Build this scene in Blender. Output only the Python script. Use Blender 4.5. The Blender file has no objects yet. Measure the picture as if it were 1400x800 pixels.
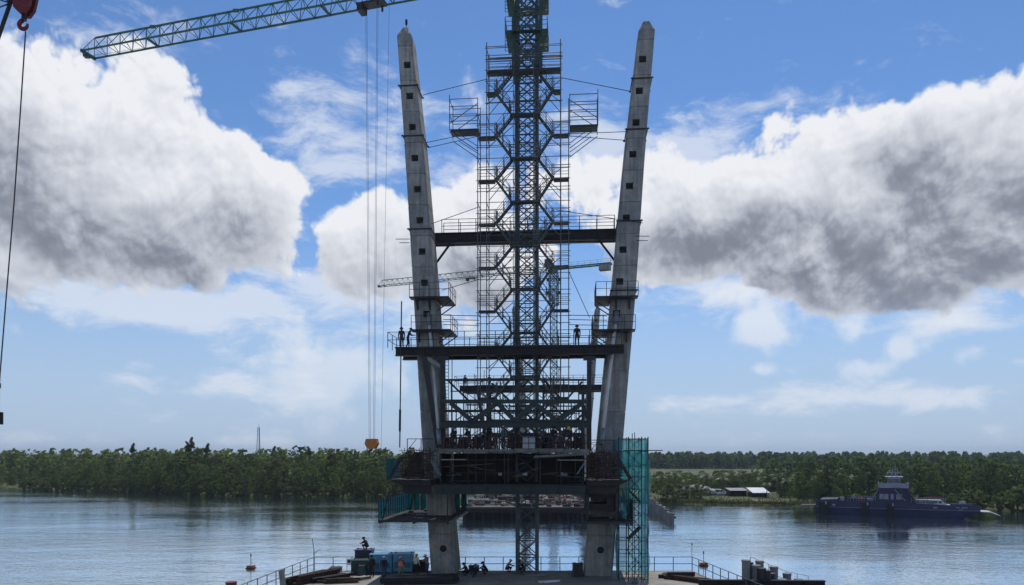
import bpy, bmesh, math, random
from mathutils import Vector, Matrix, Euler, noise as mnoise
R = math.radians
scene = bpy.context.scene
C = scene.collection

# ---------------------------------------------------------------- camera
FPX = 1011.0            # focal length in photograph pixels (1400 wide)
CAMZ = 12.0
cam_d = bpy.data.cameras.new('camera')
cam = bpy.data.objects.new('camera', cam_d)
C.objects.link(cam)
cam.location = (0, 0, CAMZ)
cam.rotation_euler = (R(90), 0, 0)
cam_d.sensor_width = 36.0
cam_d.lens = 36.0 * FPX / 1400.0
cam_d.shift_y = 220.0 / 1400.0
cam_d.clip_start = 0.1
cam_d.clip_end = 20000
scene.camera = cam
scene.render.resolution_x = 1024
scene.render.resolution_y = 585

# ---------------------------------------------------------------- world
SUN_EL, SUN_AZ = R(60), R(14)      # azimuth measured from +Y (view direction) to the right
world = bpy.data.worlds.new('World')
scene.world = world
world.use_nodes = True
wt = world.node_tree
for n in list(wt.nodes):
    wt.nodes.remove(n)


class S:
    """a tiny expression wrapper round shader sockets"""
    def __init__(self, nt, sock):
        self.nt, self.s = nt, sock

    def _m(self, op, *args, clamp=False):
        n = self.nt.nodes.new('ShaderNodeMath')
        n.operation = op
        n.use_clamp = clamp
        for i, a in enumerate(args):
            if isinstance(a, S):
                self.nt.links.new(a.s, n.inputs[i])
            else:
                n.inputs[i].default_value = a
        return S(self.nt, n.outputs[0])

    def __add__(self, o): return self._m('ADD', self, o)
    def __radd__(self, o): return self._m('ADD', self, o)
    def __sub__(self, o): return self._m('SUBTRACT', self, o)
    def __rsub__(self, o): return self._m('SUBTRACT', o, self)
    def __mul__(self, o): return self._m('MULTIPLY', self, o)
    def __rmul__(self, o): return self._m('MULTIPLY', self, o)
    def __truediv__(self, o): return self._m('DIVIDE', self, o)
    def pow(self, o): return self._m('POWER', self, o)
    def max(self, o): return self._m('MAXIMUM', self, o)
    def min(self, o): return self._m('MINIMUM', self, o)
    def smax(self, o, k): return self._m('SMOOTH_MAX', self, o, k)
    def exp(self): return self._m('EXPONENT', self)
    def clamp(self): return self._m('ADD', self, 0.0, clamp=True)

    def ramp(self, a, b, smooth=True, lo=0.0, hi=1.0):
        n = self.nt.nodes.new('ShaderNodeMapRange')
        n.interpolation_type = 'SMOOTHSTEP' if smooth else 'LINEAR'
        self.nt.links.new(self.s, n.inputs[0])
        n.inputs[1].default_value = a
        n.inputs[2].default_value = b
        n.inputs[3].default_value = lo
        n.inputs[4].default_value = hi
        return S(self.nt, n.outputs[0])


def vmath(nt, op, a, b=None):
    n = nt.nodes.new('ShaderNodeVectorMath')
    n.operation = op
    for i, v in enumerate((a, b)):
        if v is None:
            continue
        if hasattr(v, 'is_linked'):
            nt.links.new(v, n.inputs[i])
        else:
            n.inputs[i].default_value = v
    return n


def cloud_px(px, py):
    az = math.atan((px - 700) / FPX)
    return az, math.atan((620 - py) / FPX * math.cos(az))


def noise_node(nt, vec, scale, detail, rough, dist=0.0, lac=2.0):
    n = nt.nodes.new('ShaderNodeTexNoise')
    n.noise_dimensions = '2D'
    nt.links.new(vec, n.inputs['Vector'])
    n.inputs['Scale'].default_value = scale
    n.inputs['Detail'].default_value = detail
    n.inputs['Roughness'].default_value = rough
    n.inputs['Lacunarity'].default_value = lac
    n.inputs['Distortion'].default_value = dist
    return S(nt, n.outputs[0])


def voro_node(nt, vec, scale, detail, rough):
    n = nt.nodes.new('ShaderNodeTexVoronoi')
    n.voronoi_dimensions = '2D'
    n.feature = 'F1'
    nt.links.new(vec, n.inputs['Vector'])
    n.inputs['Scale'].default_value = scale
    n.inputs['Detail'].default_value = detail
    n.inputs['Roughness'].default_value = rough
    n.normalize = True
    return S(nt, n.outputs[0])


# cumulus bodies: centre and radii in degrees of azimuth / elevation, laid out from the photo's sky
CUMULUS = [  # px, py, rx, ry, weight
    (40, 205, 195, 128, 1.0), (185, 205, 120, 100, .95), (300, 265, 112, 90, 1.0), (90, 300, 200, 95, 1.0),
    (-60, 150, 170, 105, 1.0), (200, 340, 110, 70, .95), (190, 270, 110, 80, 1.0),
    (1310, 205, 200, 105, 1.05), (1170, 215, 140, 88, 1.0), (1045, 282, 120, 64, 1.0), (1330, 320, 240, 110, 1.05),
    (1180, 330, 150, 85, 1.0), (955, 318, 85, 68, .95), (1250, 380, 110, 50, .9),
    (555, 350, 90, 70, .85), (635, 335, 80, 80, .8), (815, 265, 75, 66, .62), (895, 350, 70, 52, .75), (745, 335, 70, 60, .5),
]
BELLIES = [(60, 350, 300, 120, 1.0), (190, 370, 150, 80, 1.0), (310, 335, 100, 60, .5), (-10, 250, 160, 80, .45),
           (1290, 345, 280, 110, 1.0), (1110, 350, 220, 85, .95), (1250, 400, 160, 70, 1.0), (950, 360, 90, 60, .7), (600, 400, 140, 55, .7), (850, 370, 90, 60, .6), (1270, 240, 130, 60, .55)]
PUFFS = [(1037, 442, 52, 34, .8), (1190, 504, 34, 18, .75), (1229, 476, 22, 20, .7), (1335, 479, 40, 18, .75), (1172, 447, 20, 26, .6), (1395, 494, 46, 16, .8), (1310, 440, 60, 40, .8), (425, 525, 80, 44, .75), (990, 400, 70, 20, .6), (1040, 505, 16, 8, .55)]


def make_world():
    nt = wt
    geo = nt.nodes.new('ShaderNodeTexCoord')
    sep = nt.nodes.new('ShaderNodeSeparateXYZ')
    nt.links.new(geo.outputs['Generated'], sep.inputs[0])
    x, y, z = (S(nt, sep.outputs[i]) for i in range(3))
    az = x._m('ARCTAN2', x, y)
    el = z._m('ARCSINE', z.max(-1.0).min(1.0))
    # the cloud field of the view repeats, mirrored, all round the horizon
    half = R(38)
    azw = (az + half)._m('PINGPONG', az + half, 2 * half) - half
    comb = nt.nodes.new('ShaderNodeCombineXYZ')
    nt.links.new(azw.s, comb.inputs[0])
    nt.links.new(el.s, comb.inputs[1])
    q = comb.outputs[0]
    combn = nt.nodes.new('ShaderNodeCombineXYZ')
    nt.links.new(az.s, combn.inputs[0])
    nt.links.new(el.s, combn.inputs[1])
    combn.inputs[2].default_value = 3.7
    qn = combn.outputs[0]

    def body_mask(off, bodies=CUMULUS):
        qq = vmath(nt, 'ADD', q, (off[0], off[1], 0)).outputs[0]
        m = None
        for px, py, rx, ry, w in bodies:
            ca, ce = cloud_px(px, py)
            ra, re = rx / FPX * math.cos(ca) ** 2, ry / FPX * math.cos(ca) ** 2
            d = vmath(nt, 'SUBTRACT', qq, (ca, ce, 0)).outputs[0]
            d = vmath(nt, 'MULTIPLY', d, (1 / ra, 1 / re, 0)).outputs[0]
            l = S(nt, vmath(nt, 'LENGTH', d).outputs['Value'])
            e = (1.0 - l) * w if w >= .95 else (w - l * w)
            m = e if m is None else m.smax(e, 0.25)
        return m.max(-1.2)

    # domain warp gives ragged outlines
    warp = nt.nodes.new('ShaderNodeTexNoise')
    nt.links.new(qn, warp.inputs['Vector'])
    warp.inputs['Scale'].default_value = 9
    warp.inputs['Detail'].default_value = 2
    warp.noise_dimensions = '2D'
    wv = vmath(nt, 'SUBTRACT', warp.outputs['Color'], (.5, .5, .5)).outputs[0]
    wv = vmath(nt, 'SCALE', wv)
    wv.inputs['Scale'].default_value = 0.03
    nt.links.new(vmath(nt, 'SUBTRACT', warp.outputs['Color'], (.5, .5, .5)).outputs[0], wv.inputs[0])
    qw = vmath(nt, 'ADD', qn, wv.outputs[0]).outputs[0]

    m0 = body_mask((0, 0))
    belly = body_mask((0, 0), BELLIES)

    def density(st, lev):
        v = vmath(nt, 'ADD', qw, (st * .35, st, 0)).outputs[0] if st else qw
        f = noise_node(nt, v, 5.8, (6, 4)[lev], 0.50)
        b = voro_node(nt, v, 11.0, (4, 3)[lev], 0.60)
        return (f - 0.5) * 2.5 + (0.45 - b) * 1.6, (f - 0.5) * 0.9 - b * 2.1

    n0, e0 = density(0, 0)
    d0 = m0 * 1.25 + n0
    puff = (body_mask((0, 0), PUFFS) * 0.65 + n0 * 1.1 - 0.05).ramp(0.0, 0.6) * 0.85
    alpha = d0.ramp(0.0, 0.25)
    # billows lit from above: upper sides bright, undersides shaded; the broad base of each cloud is grey
    emb = (density(0.008, 0)[1] - e0) * 0.75 + (density(0.03, 1)[1] - e0) * 0.7
    edge = d0.ramp(0.0, 0.9, lo=0.25, hi=0.0)
    broad = (belly * 1.0 + n0 * 0.22).ramp(-0.55, 0.62, lo=0.88, hi=0.20)
    lit = (broad + edge - emb * 0.60).clamp()
    # silver lining where the cloud is thin
    ccol = nt.nodes.new('ShaderNodeValToRGB')
    nt.links.new(lit.s, ccol.inputs[0])
    cr = ccol.color_ramp
    cr.elements[0].position = 0.0
    cr.elements[0].color = (0.215, 0.235, 0.29, 1)
    cr.elements[1].position = 1.0
    cr.elements[1].color = (0.86, 0.875, 0.915, 1)
    for p, c in ((.15, (.27, .295, .36, 1)), (.40, (.49, .52, .59, 1)), (.7, (.69, .72, .785, 1))):
        e = cr.elements.new(p)
        e.color = c

    # thin high cloud: streaked cirrus and low stratus veils
    st = vmath(nt, 'MULTIPLY', qw, (1.0, 2.6, 1.0)).outputs[0]
    rot = nt.nodes.new('ShaderNodeVectorRotate')
    rot.rotation_type = 'Z_AXIS'
    nt.links.new(st, rot.inputs['Vector'])
    rot.inputs['Angle'].default_value = R(18)
    ci = noise_node(nt, rot.outputs[0], 9.0, 6, 0.64, 0.15)
    cim = None
    for px, py, rx, ry, w in ((480, 175, 190, 110, .80), (610, 225, 130, 90, .75), (930, 205, 120, 70, .95), (820, 215, 110, 80, .95), (1120, 135, 190, 50, .52),
                              (180, 40, 150, 60, .58), (250, 412, 440, 58, 1.15), (480, 405, 260, 60, .95), (120, 400, 260, 60, 1.0), (980, 410, 220, 55, .72), (1150, 546, 360, 34, 1.0),
                              (1300, 410, 260, 80, .7), (60, 600, 160, 22, .72), (330, 605, 130, 16, .72), (330, 520, 200, 110, .62), (420, 520, 80, 60, .7)):
        ca, ce = cloud_px(px, py)
        ra, re = rx / FPX * math.cos(ca) ** 2, ry / FPX * math.cos(ca) ** 2
        d = vmath(nt, 'SUBTRACT', q, (ca, ce, 0)).outputs[0]
        d = vmath(nt, 'MULTIPLY', d, (1 / ra, 1 / re, 0)).outputs[0]
        l = S(nt, vmath(nt, 'LENGTH', d).outputs['Value'])
        e = (1.0 - l).max(0.0)._m('POWER', (1.0 - l).max(0.0), 0.7) * w
        cim = e if cim is None else cim.smax(e, 0.15)
    cia = ((ci - 0.5) * 2.2 + cim * 1.25 - 0.36).ramp(0.0, 0.75) * 0.72

    sky = nt.nodes.new('ShaderNodeTexSky')
    sky.sky_type = 'NISHITA'
    sky.sun_disc = False
    sky.sun_elevation = SUN_EL
    sky.sun_rotation = SUN_AZ
    sky.altitude = 0
    sky.air_density = SKY_AIR
    sky.dust_density = SKY_DUST
    sky.ozone_density = SKY_OZ

    def mixc(fac, a, b):
        n = nt.nodes.new('ShaderNodeMix')
        n.data_type = 'RGBA'
        for s_, v in ((n.inputs[0], fac), (n.inputs[6], a), (n.inputs[7], b)):
            if isinstance(v, S):
                nt.links.new(v.s, s_)
            elif hasattr(v, 'is_linked'):
                nt.links.new(v, s_)
            else:
                s_.default_value = v
        return n.outputs[2]

    k = 1.0 / SKY_STRENGTH
    # clouds near the horizon pale into the sky (they are far off)
    far = el.ramp(R(1), R(13), lo=0.45, hi=1.0)
    sc = vmath(nt, 'SCALE', ccol.outputs[0])
    sc.inputs['Scale'].default_value = k * CLOUD_GAIN
    # humid air: the sky pales toward the horizon
    tint = vmath(nt, 'MULTIPLY', sky.outputs[0], SKY_TINT).outputs[0]
    skyc = mixc(el.ramp(R(-1), R(19), lo=0.94, hi=0.0), tint, tuple(v * k for v in HORIZON) + (1,))
    c1 = mixc(cia * el.ramp(R(-0.5), R(3), lo=0.5, hi=1.0), skyc, (0.76 * k * CLOUD_GAIN, 0.81 * k * CLOUD_GAIN, 0.90 * k * CLOUD_GAIN, 1))
    pk = k * CLOUD_GAIN
    c1 = mixc(puff * far, c1, (0.80 * pk, 0.84 * pk, 0.91 * pk, 1))
    c2 = mixc(alpha * far, c1, sc.outputs[0])
    bg = nt.nodes.new('ShaderNodeBackground')
    nt.links.new(c2, bg.inputs[0])
    bg.inputs[1].default_value = SKY_STRENGTH
    out = nt.nodes.new('ShaderNodeOutputWorld')
    nt.links.new(bg.outputs[0], out.inputs[0])


SKY_STRENGTH = 0.10
SKY_AIR, SKY_DUST, SKY_OZ = 1.0, 0.0, 2.0
CLOUD_GAIN = 1.0
SKY_TINT = (0.72, 0.92, 1.16)
HORIZON = (0.43, 0.545, 0.735)
make_world()
world.cycles.sampling_method = 'MANUAL'
world.cycles.sample_map_resolution = 512

# ---------------------------------------------------------------- sun and exposure
sun_d = bpy.data.lights.new('sun', 'SUN')
sun_d.energy = 3.0
sun_d.angle = R(0.5)
sun_d.color = (1.0, 0.95, 0.87)
sun = bpy.data.objects.new('sun', sun_d)
C.objects.link(sun)
sun.location = (10, 60, 90)
sdir = Vector((math.sin(SUN_AZ) * math.cos(SUN_EL), math.cos(SUN_AZ) * math.cos(SUN_EL), math.sin(SUN_EL)))
sun.rotation_euler = sdir.to_track_quat('Z', 'Y').to_euler()
scene.view_settings.view_transform = 'Standard'
scene.view_settings.look = 'None'
scene.view_settings.exposure = 0.0
scene.view_settings.gamma = 1.0

scene.cycles.use_adaptive_sampling = True
scene.cycles.adaptive_threshold = 0.015
scene.cycles.use_denoising = True
scene.cycles.max_bounces = 8
scene.cycles.diffuse_bounces = 4
scene.cycles.glossy_bounces = 3
scene.cycles.transparent_max_bounces = 12
scene.cycles.caustics_reflective = False
scene.cycles.caustics_refractive = False

rnd = random.Random(11)

# ---------------------------------------------------------------- materials
MATS = {}


def mat(name, col, rough=0.7, metal=0.0, var=0.18, scale=3.0, bump=0.0, bscale=30.0, col2=None, spec=0.4, trans=None, alpha=1.0, streak=0.0):
    """procedural principled material: noise-mottled colour, optional grain, streaks, translucency"""
    if name in MATS:
        return MATS[name]
    m = bpy.data.materials.new(name)
    m.use_nodes = True
    nt = m.node_tree
    p = nt.nodes['Principled BSDF']
    p.inputs['Roughness'].default_value = rough
    p.inputs['Metallic'].default_value = metal
    p.inputs['Specular IOR Level'].default_value = spec
    tc = nt.nodes.new('ShaderNodeTexCoord')
    nz = nt.nodes.new('ShaderNodeTexNoise')
    nz.inputs['Scale'].default_value = scale
    nz.inputs['Detail'].default_value = 5
    nz.inputs['Roughness'].default_value = 0.65
    nt.links.new(tc.outputs['Object'], nz.inputs['Vector'])
    rp = nt.nodes.new('ShaderNodeValToRGB')
    c2 = col2 or tuple(max(0, c * (1 + 1.3 * var)) for c in col)
    c1 = tuple(c * (1 - var) for c in col)
    rp.color_ramp.elements[0].position = 0.3
    rp.color_ramp.elements[0].color = (*c1, 1)
    rp.color_ramp.elements[1].position = 0.72
    rp.color_ramp.elements[1].color = (*c2, 1)
    nt.links.new(nz.outputs[0], rp.inputs[0])
    csock = rp.outputs[0]
    if streak:
        mp = nt.nodes.new('ShaderNodeMapping')
        mp.inputs['Scale'].default_value = (2.2, 2.2, 0.12)
        nt.links.new(tc.outputs['Object'], mp.inputs[0])
        n2 = nt.nodes.new('ShaderNodeTexNoise')
        n2.inputs['Scale'].default_value = 1.6
        n2.inputs['Detail'].default_value = 5
        nt.links.new(mp.outputs[0], n2.inputs['Vector'])
        r2 = nt.nodes.new('ShaderNodeMapRange')
        r2.inputs[1].default_value = 0.42
        r2.inputs[2].default_value = 0.68
        r2.inputs[3].default_value = 1.0
        r2.inputs[4].default_value = 1.0 - streak
        nt.links.new(n2.outputs[0], r2.inputs[0])
        mx = nt.nodes.new('ShaderNodeMix')
        mx.data_type = 'RGBA'
        mx.blend_type = 'MULTIPLY'
        mx.inputs[0].default_value = 1.0
        nt.links.new(csock, mx.inputs[6])
        nt.links.new(r2.outputs[0], mx.inputs[7])
        csock = mx.outputs[2]
    nt.links.new(csock, p.inputs['Base Color'])
    if bump:
        b = nt.nodes.new('ShaderNodeBump')
        nb = nt.nodes.new('ShaderNodeTexNoise')
        nb.inputs['Scale'].default_value = bscale
        nb.inputs['Detail'].default_value = 4
        nt.links.new(tc.outputs['Object'], nb.inputs['Vector'])
        nt.links.new(nb.outputs[0], b.inputs['Height'])
        b.inputs['Strength'].default_value = bump
        b.inputs['Distance'].default_value = 0.05
        nt.links.new(b.outputs[0], p.inputs['Normal'])
    out = nt.nodes['Material Output']
    last = p.outputs[0]
    if trans:
        t = nt.nodes.new('ShaderNodeBsdfTranslucent')
        if isinstance(trans, tuple):
            t.inputs[0].default_value = (*trans[1], 1)
            tf = trans[0]
        else:
            nt.links.new(csock, t.inputs[0])
            tf = trans
        ms = nt.nodes.new('ShaderNodeMixShader')
        ms.inputs[0].default_value = tf
        nt.links.new(last, ms.inputs[1])
        nt.links.new(t.outputs[0], ms.inputs[2])
        last = ms.outputs[0]
    if alpha < 1:
        tr = nt.nodes.new('ShaderNodeBsdfTransparent')
        ms = nt.nodes.new('ShaderNodeMixShader')
        ms.inputs[0].default_value = alpha
        nt.links.new(tr.outputs[0], ms.inputs[1])
        nt.links.new(last, ms.inputs[2])
        last = ms.outputs[0]
    nt.links.new(last, out.inputs[0])
    MATS[name] = m
    return m


CONC = mat('weathered_concrete', (0.37, 0.355, 0.32), .88, var=.28, scale=.9, bump=.35, bscale=9, streak=.45)
CONC_D = mat('form_marked_concrete', (0.30, 0.295, 0.275), .9, var=.25, scale=1.4, bump=.4, bscale=7, streak=.3)
STEEL = mat('dark_painted_steel', (0.018, 0.019, 0.021), .55, var=.3, scale=2, bump=.15)
STEEL_G = mat('dark_green_painted_steel', (0.016, 0.028, 0.026), .5, var=.3, scale=2, bump=.12)
STEEL_B = mat('brown_black_steel', (0.017, 0.014, 0.0135), .7, var=.35, scale=1.5, bump=.15)
CAGE = mat('dark_green_cage_paint', (0.03, 0.075, 0.052), .5, var=.3, scale=1.2)
SCAF = mat('dull_scaffold_tube', (0.075, 0.08, 0.085), .55, metal=.2, var=.3, scale=3)
CRANE_G = mat('crane_green_paint', (0.05, 0.14, 0.095), .45, var=.25, scale=1.2)
MAST_M = mat('crane_mast_paint', (0.055, 0.08, 0.085), .5, var=.3, scale=1.2)
GALV = mat('galvanised_scaffold', (0.13, 0.14, 0.15), .5, metal=.3, var=.3, scale=3)
GALV_L = mat('pale_galvanised_rail', (0.20, 0.22, 0.24), .5, metal=.3, var=.25, scale=3)
PLANK = mat('scaffold_boards', (0.055, 0.045, 0.038), .85, var=.35, scale=2, bump=.2)
RUST = mat('rusty_rebar', (0.105, 0.055, 0.034), .9, var=.5, scale=2.5, bump=.2)
TEAL = mat('teal_corrugated_sheet', (0.03, 0.26, 0.29), .5, var=.25, scale=1.3, trans=.6)
NET = mat('teal_debris_netting', (0.04, 0.30, 0.34), .75, var=.4, scale=.9, trans=(.6, (.08, .42, .47)), alpha=.6)
ROPE = mat('steel_wire_rope', (0.05, 0.052, 0.055), .5, metal=.4, var=.2, scale=4)
RED = mat('worn_red_paint', (0.20, 0.025, 0.03), .5, var=.35, scale=4, bump=.1)
HOOKY = mat('orange_hook_paint', (0.55, 0.20, 0.04), .55, var=.3, scale=4)
BLACK = mat('black_rubber', (0.015, 0.015, 0.016), .8, var=.2)
WHITE = mat('white_paint', (0.75, 0.76, 0.77), .45, var=.08, scale=2)
DUCT = mat('pale_stay_duct', (0.62, 0.62, 0.60), .5, var=.1, scale=1.5)
GLASS = mat('dark_window_glass', (0.02, 0.025, 0.03), .08, var=.1, spec=.8)

# ---------------------------------------------------------------- object helpers
OFF = {}        # object name -> world offset its mesh data is relative to


def tag(o, label=None, cat=None, group=None, kind=None):
    if label:
        o['label'] = label
    if cat:
        o['category'] = cat
    if group:
        o['group'] = group
    if kind:
        o['kind'] = kind
    return o


def thing(name, label, cat, loc=(0, 0, 0), group=None, rz=0.0):
    o = bpy.data.objects.new(name, None)
    o.empty_display_size = 0.5
    C.objects.link(o)
    o.location = loc
    o.rotation_euler = (0, 0, rz)
    OFF[o.name] = Vector(loc)
    return tag(o, label, cat, group)


class MB:
    """mesh builder: collects shapes, builds ONE mesh object"""
    def __init__(self):
        self.v, self.f, self.m = [], [], []
        self.mi = 0

    def quad(self, a, b, c, d):
        n = len(self.v)
        self.v += [Vector(a), Vector(b), Vector(c), Vector(d)]
        self.f.append((n, n + 1, n + 2, n + 3))
        self.m.append(self.mi)
        return self

    def hexa(self, lo, hi):
        """lo, hi: two matching rings of points"""
        n, k = len(self.v), len(lo)
        self.v += [Vector(p) for p in lo] + [Vector(p) for p in hi]
        self.f.append(tuple(reversed(range(n, n + k))))
        self.f.append(tuple(range(n + k, n + 2 * k)))
        for i in range(k):
            j = (i + 1) % k
            self.f.append((n + i, n + j, n + k + j, n + k + i))
        self.m += [self.mi] * (k + 2)
        return self

    def box(self, c, sx, sy, sz, rz=0.0):
        c = Vector(c)
        cs, sn = math.cos(rz), math.sin(rz)
        def P(a, b, z):
            return Vector((c.x + a * cs - b * sn, c.y + a * sn + b * cs, c.z + z))
        x, y, z = sx / 2, sy / 2, sz / 2
        return self.hexa([P(-x, -y, -z), P(x, -y, -z), P(x, y, -z), P(-x, y, -z)], [P(-x, -y, z), P(x, -y, z), P(x, y, z), P(-x, y, z)])

    def beam(self, p, q, w, h=None, up=(0, 0, 1)):
        """rectangular bar from p to q, w across, h along 'up'"""
        p, q = Vector(p), Vector(q)
        h = w if h is None else h
        d = (q - p)
        if d.length < 1e-6:
            return self
        d.normalize()
        u = Vector(up)
        if abs(d.dot(u)) > 0.97:
            u = Vector((0, 1, 0))
        s = d.cross(u).normalized()
        t = s.cross(d).normalized()
        s *= w / 2
        t *= h / 2
        return self.hexa([p - s - t, p + s - t, p + s + t, p - s + t], [q - s - t, q + s - t, q + s + t, q - s + t])

    def ibeam(self, p, q, w, h, tf=.05, tw=.04, up=(0, 0, 1)):
        p, q = Vector(p), Vector(q)
        up = Vector(up)
        self.beam(p + up * (h / 2 - tf / 2), q + up * (h / 2 - tf / 2), w, tf, up)
        self.beam(p - up * (h / 2 - tf / 2), q - up * (h / 2 - tf / 2), w, tf, up)
        self.beam(p, q, tw, h - 2 * tf, up)
        return self

    def tube(self, p, q, r, n=6, r2=None):
        p, q = Vector(p), Vector(q)
        d = q - p
        if d.length < 1e-6:
            return self
        d.normalize()
        u = Vector((0, 0, 1)) if abs(d.z) < .97 else Vector((0, 1, 0))
        s = d.cross(u).normalized()
        t = s.cross(d)
        r2 = r if r2 is None else r2
        lo = [p + (s * math.cos(2 * math.pi * i / n) + t * math.sin(2 * math.pi * i / n)) * r for i in range(n)]
        hi = [q + (s * math.cos(2 * math.pi * i / n) + t * math.sin(2 * math.pi * i / n)) * r2 for i in range(n)]
        return self.hexa(lo, hi)

    def path(self, pts, r, n=6):
        for a, b in zip(pts[:-1], pts[1:]):
            self.tube(a, b, r, n)
        return self

    def build(self, name, material, parent=None, smooth=False, kind=None, label=None, cat=None, group=None):
        off = OFF.get(parent.name, Vector((0, 0, 0))) if parent else Vector((0, 0, 0))
        me = bpy.data.meshes.new(name)
        me.from_pydata([tuple(p - off) for p in self.v], [], self.f)
        mats = material if isinstance(material, (list, tuple)) else [material]
        for m_ in mats:
            me.materials.append(m_)
        if len(mats) > 1:
            me.polygons.foreach_set('material_index', self.m)
        if smooth:
            me.polygons.foreach_set('use_smooth', [True] * len(me.polygons))
        me.update()
        o = bpy.data.objects.new(name, me)
        C.objects.link(o)
        if parent:
            o.parent = parent
            OFF[o.name] = off
        return tag(o, label, cat, group, kind)


def inst(mesh, name, parent, loc, rot=(0, 0, 0), scale=None):
    """another object on shared mesh data; loc is in world axes relative to nothing"""
    o = bpy.data.objects.new(name, mesh)
    C.objects.link(o)
    off = OFF.get(parent.name, Vector((0, 0, 0))) if parent else Vector((0, 0, 0))
    o.location = Vector(loc) - off
    o.rotation_euler = rot
    if scale:
        o.scale = scale
    if parent:
        o.parent = parent
        OFF[o.name] = Vector(loc)
    return o


KIDS = {}


def copy_tree(root, loc, rz=None, label=None, group=None, scale=None):
    """copy a thing with its parts and sub-parts"""
    r = root.copy()
    C.objects.link(r)
    r.location = loc
    if rz is not None:
        r.rotation_euler = (0, 0, rz)
    if scale:
        r.scale = (scale, scale, scale) if not isinstance(scale, tuple) else scale
    if label:
        r['label'] = label
    if group:
        r['group'] = group
    if root.name not in KIDS:
        KIDS[root.name] = [(c, list(c.children)) for c in root.children]
    for ch, sub in KIDS[root.name]:
        c = ch.copy()
        C.objects.link(c)
        c.parent = r
        for g in sub:
            d = g.copy()
            C.objects.link(d)
            d.parent = c
    return r


# ---------------------------------------------------------------- layout: the photo's sight lines met with real planes
def at(px, py, Y):
    return Vector(((px - 700) * Y / FPX, Y, CAMZ + (620 - py) * Y / FPX))


def on_z(px, py, z):
    Y = (CAMZ - z) * FPX / (py - 620)
    return Vector(((px - 700) * Y / FPX, Y, z))


# bridge frame: u across, v along the deck away from the camera, z up; origin between the pylon legs
TH = R(4.65)
BO = Vector((1.1, 62.0))
cT, sT = math.cos(TH), math.sin(TH)
AX = Vector((sT, cT, 0))
AC = Vector((cT, -sT, 0))


def B(u, v, z):
    return Vector((BO.x + u * cT + v * sT, BO.y - u * sT + v * cT, z))


def U(px, v):
    k = (px - 700) / FPX
    return (k * (BO.y + v * cT) - BO.x - v * sT) / (cT + k * sT)


def PX(px, py, v):
    u = U(px, v)
    Y = BO.y - u * sT + v * cT
    return u, CAMZ + (620 - py) * Y / FPX


def Q(px, py, v):
    u, z = PX(px, py, v)
    return B(u, v, z)


def bbox(mb, u0, u1, v0, v1, z0, z1):
    """box aligned to the bridge frame"""
    return mb.hexa([B(u0, v0, z0), B(u1, v0, z0), B(u1, v1, z0), B(u0, v1, z0)], [B(u0, v0, z1), B(u1, v0, z1), B(u1, v1, z1), B(u0, v1, z1)])


POSTS = {}


def rail_run(pts, height, spacing, parent, r=.028, rails=(1.0, .5), mat_=None, joined=False):
    """guard rail along pts (base points): every post and every bar a part"""
    m_ = mat_ or STEEL
    key = (round(height, 2), r, m_.name)
    if key not in POSTS and not joined:
        mb = MB()
        mb.tube((0, 0, 0), (0, 0, height), r, 6)
        me = bpy.data.meshes.new('guardrail_post')
        me.from_pydata([tuple(p) for p in mb.v], [], mb.f)
        me.materials.append(m_)
        POSTS[key] = me
    jm = MB()
    first = True
    for a, b in zip(pts[:-1], pts[1:]):
        a, b = Vector(a), Vector(b)
        n = max(1, round((b - a).length / spacing))
        for i in range(0 if first else 1, n + 1):
            p = a.lerp(b, i / n)
            if joined:
                jm.tube(p, p + Vector((0, 0, height)), r, 5)
            else:
                inst(POSTS[key], 'guardrail_post', parent, p)
        first = False
        for k in rails:
            mr = jm if joined else MB()
            mr.tube(a + Vector((0, 0, height * k)), b + Vector((0, 0, height * k)), r * .85, 6)
            if not joined:
                mr.build('guardrail_bar', m_, parent)
    if joined:
        jm.build('guardrail', m_, parent)

# ================================================================ SETTING
SHORE = [(-900, 420), (-420, 330), (-178, 255), (-140, 238), (-92, 214), (-62, 205), (-32, 203), (0, 206), (24, 196), (34, 179), (48, 170), (62, 168), (72, 163), (80, 158), (95, 154), (130, 150), (220, 132), (420, 110), (900, 60)]


def shore_y(x):
    for (x0, y0), (x1, y1) in zip(SHORE[:-1], SHORE[1:]):
        if x0 <= x <= x1:
            return y0 + (y1 - y0) * (x - x0) / (x1 - x0)
    return 300


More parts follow.
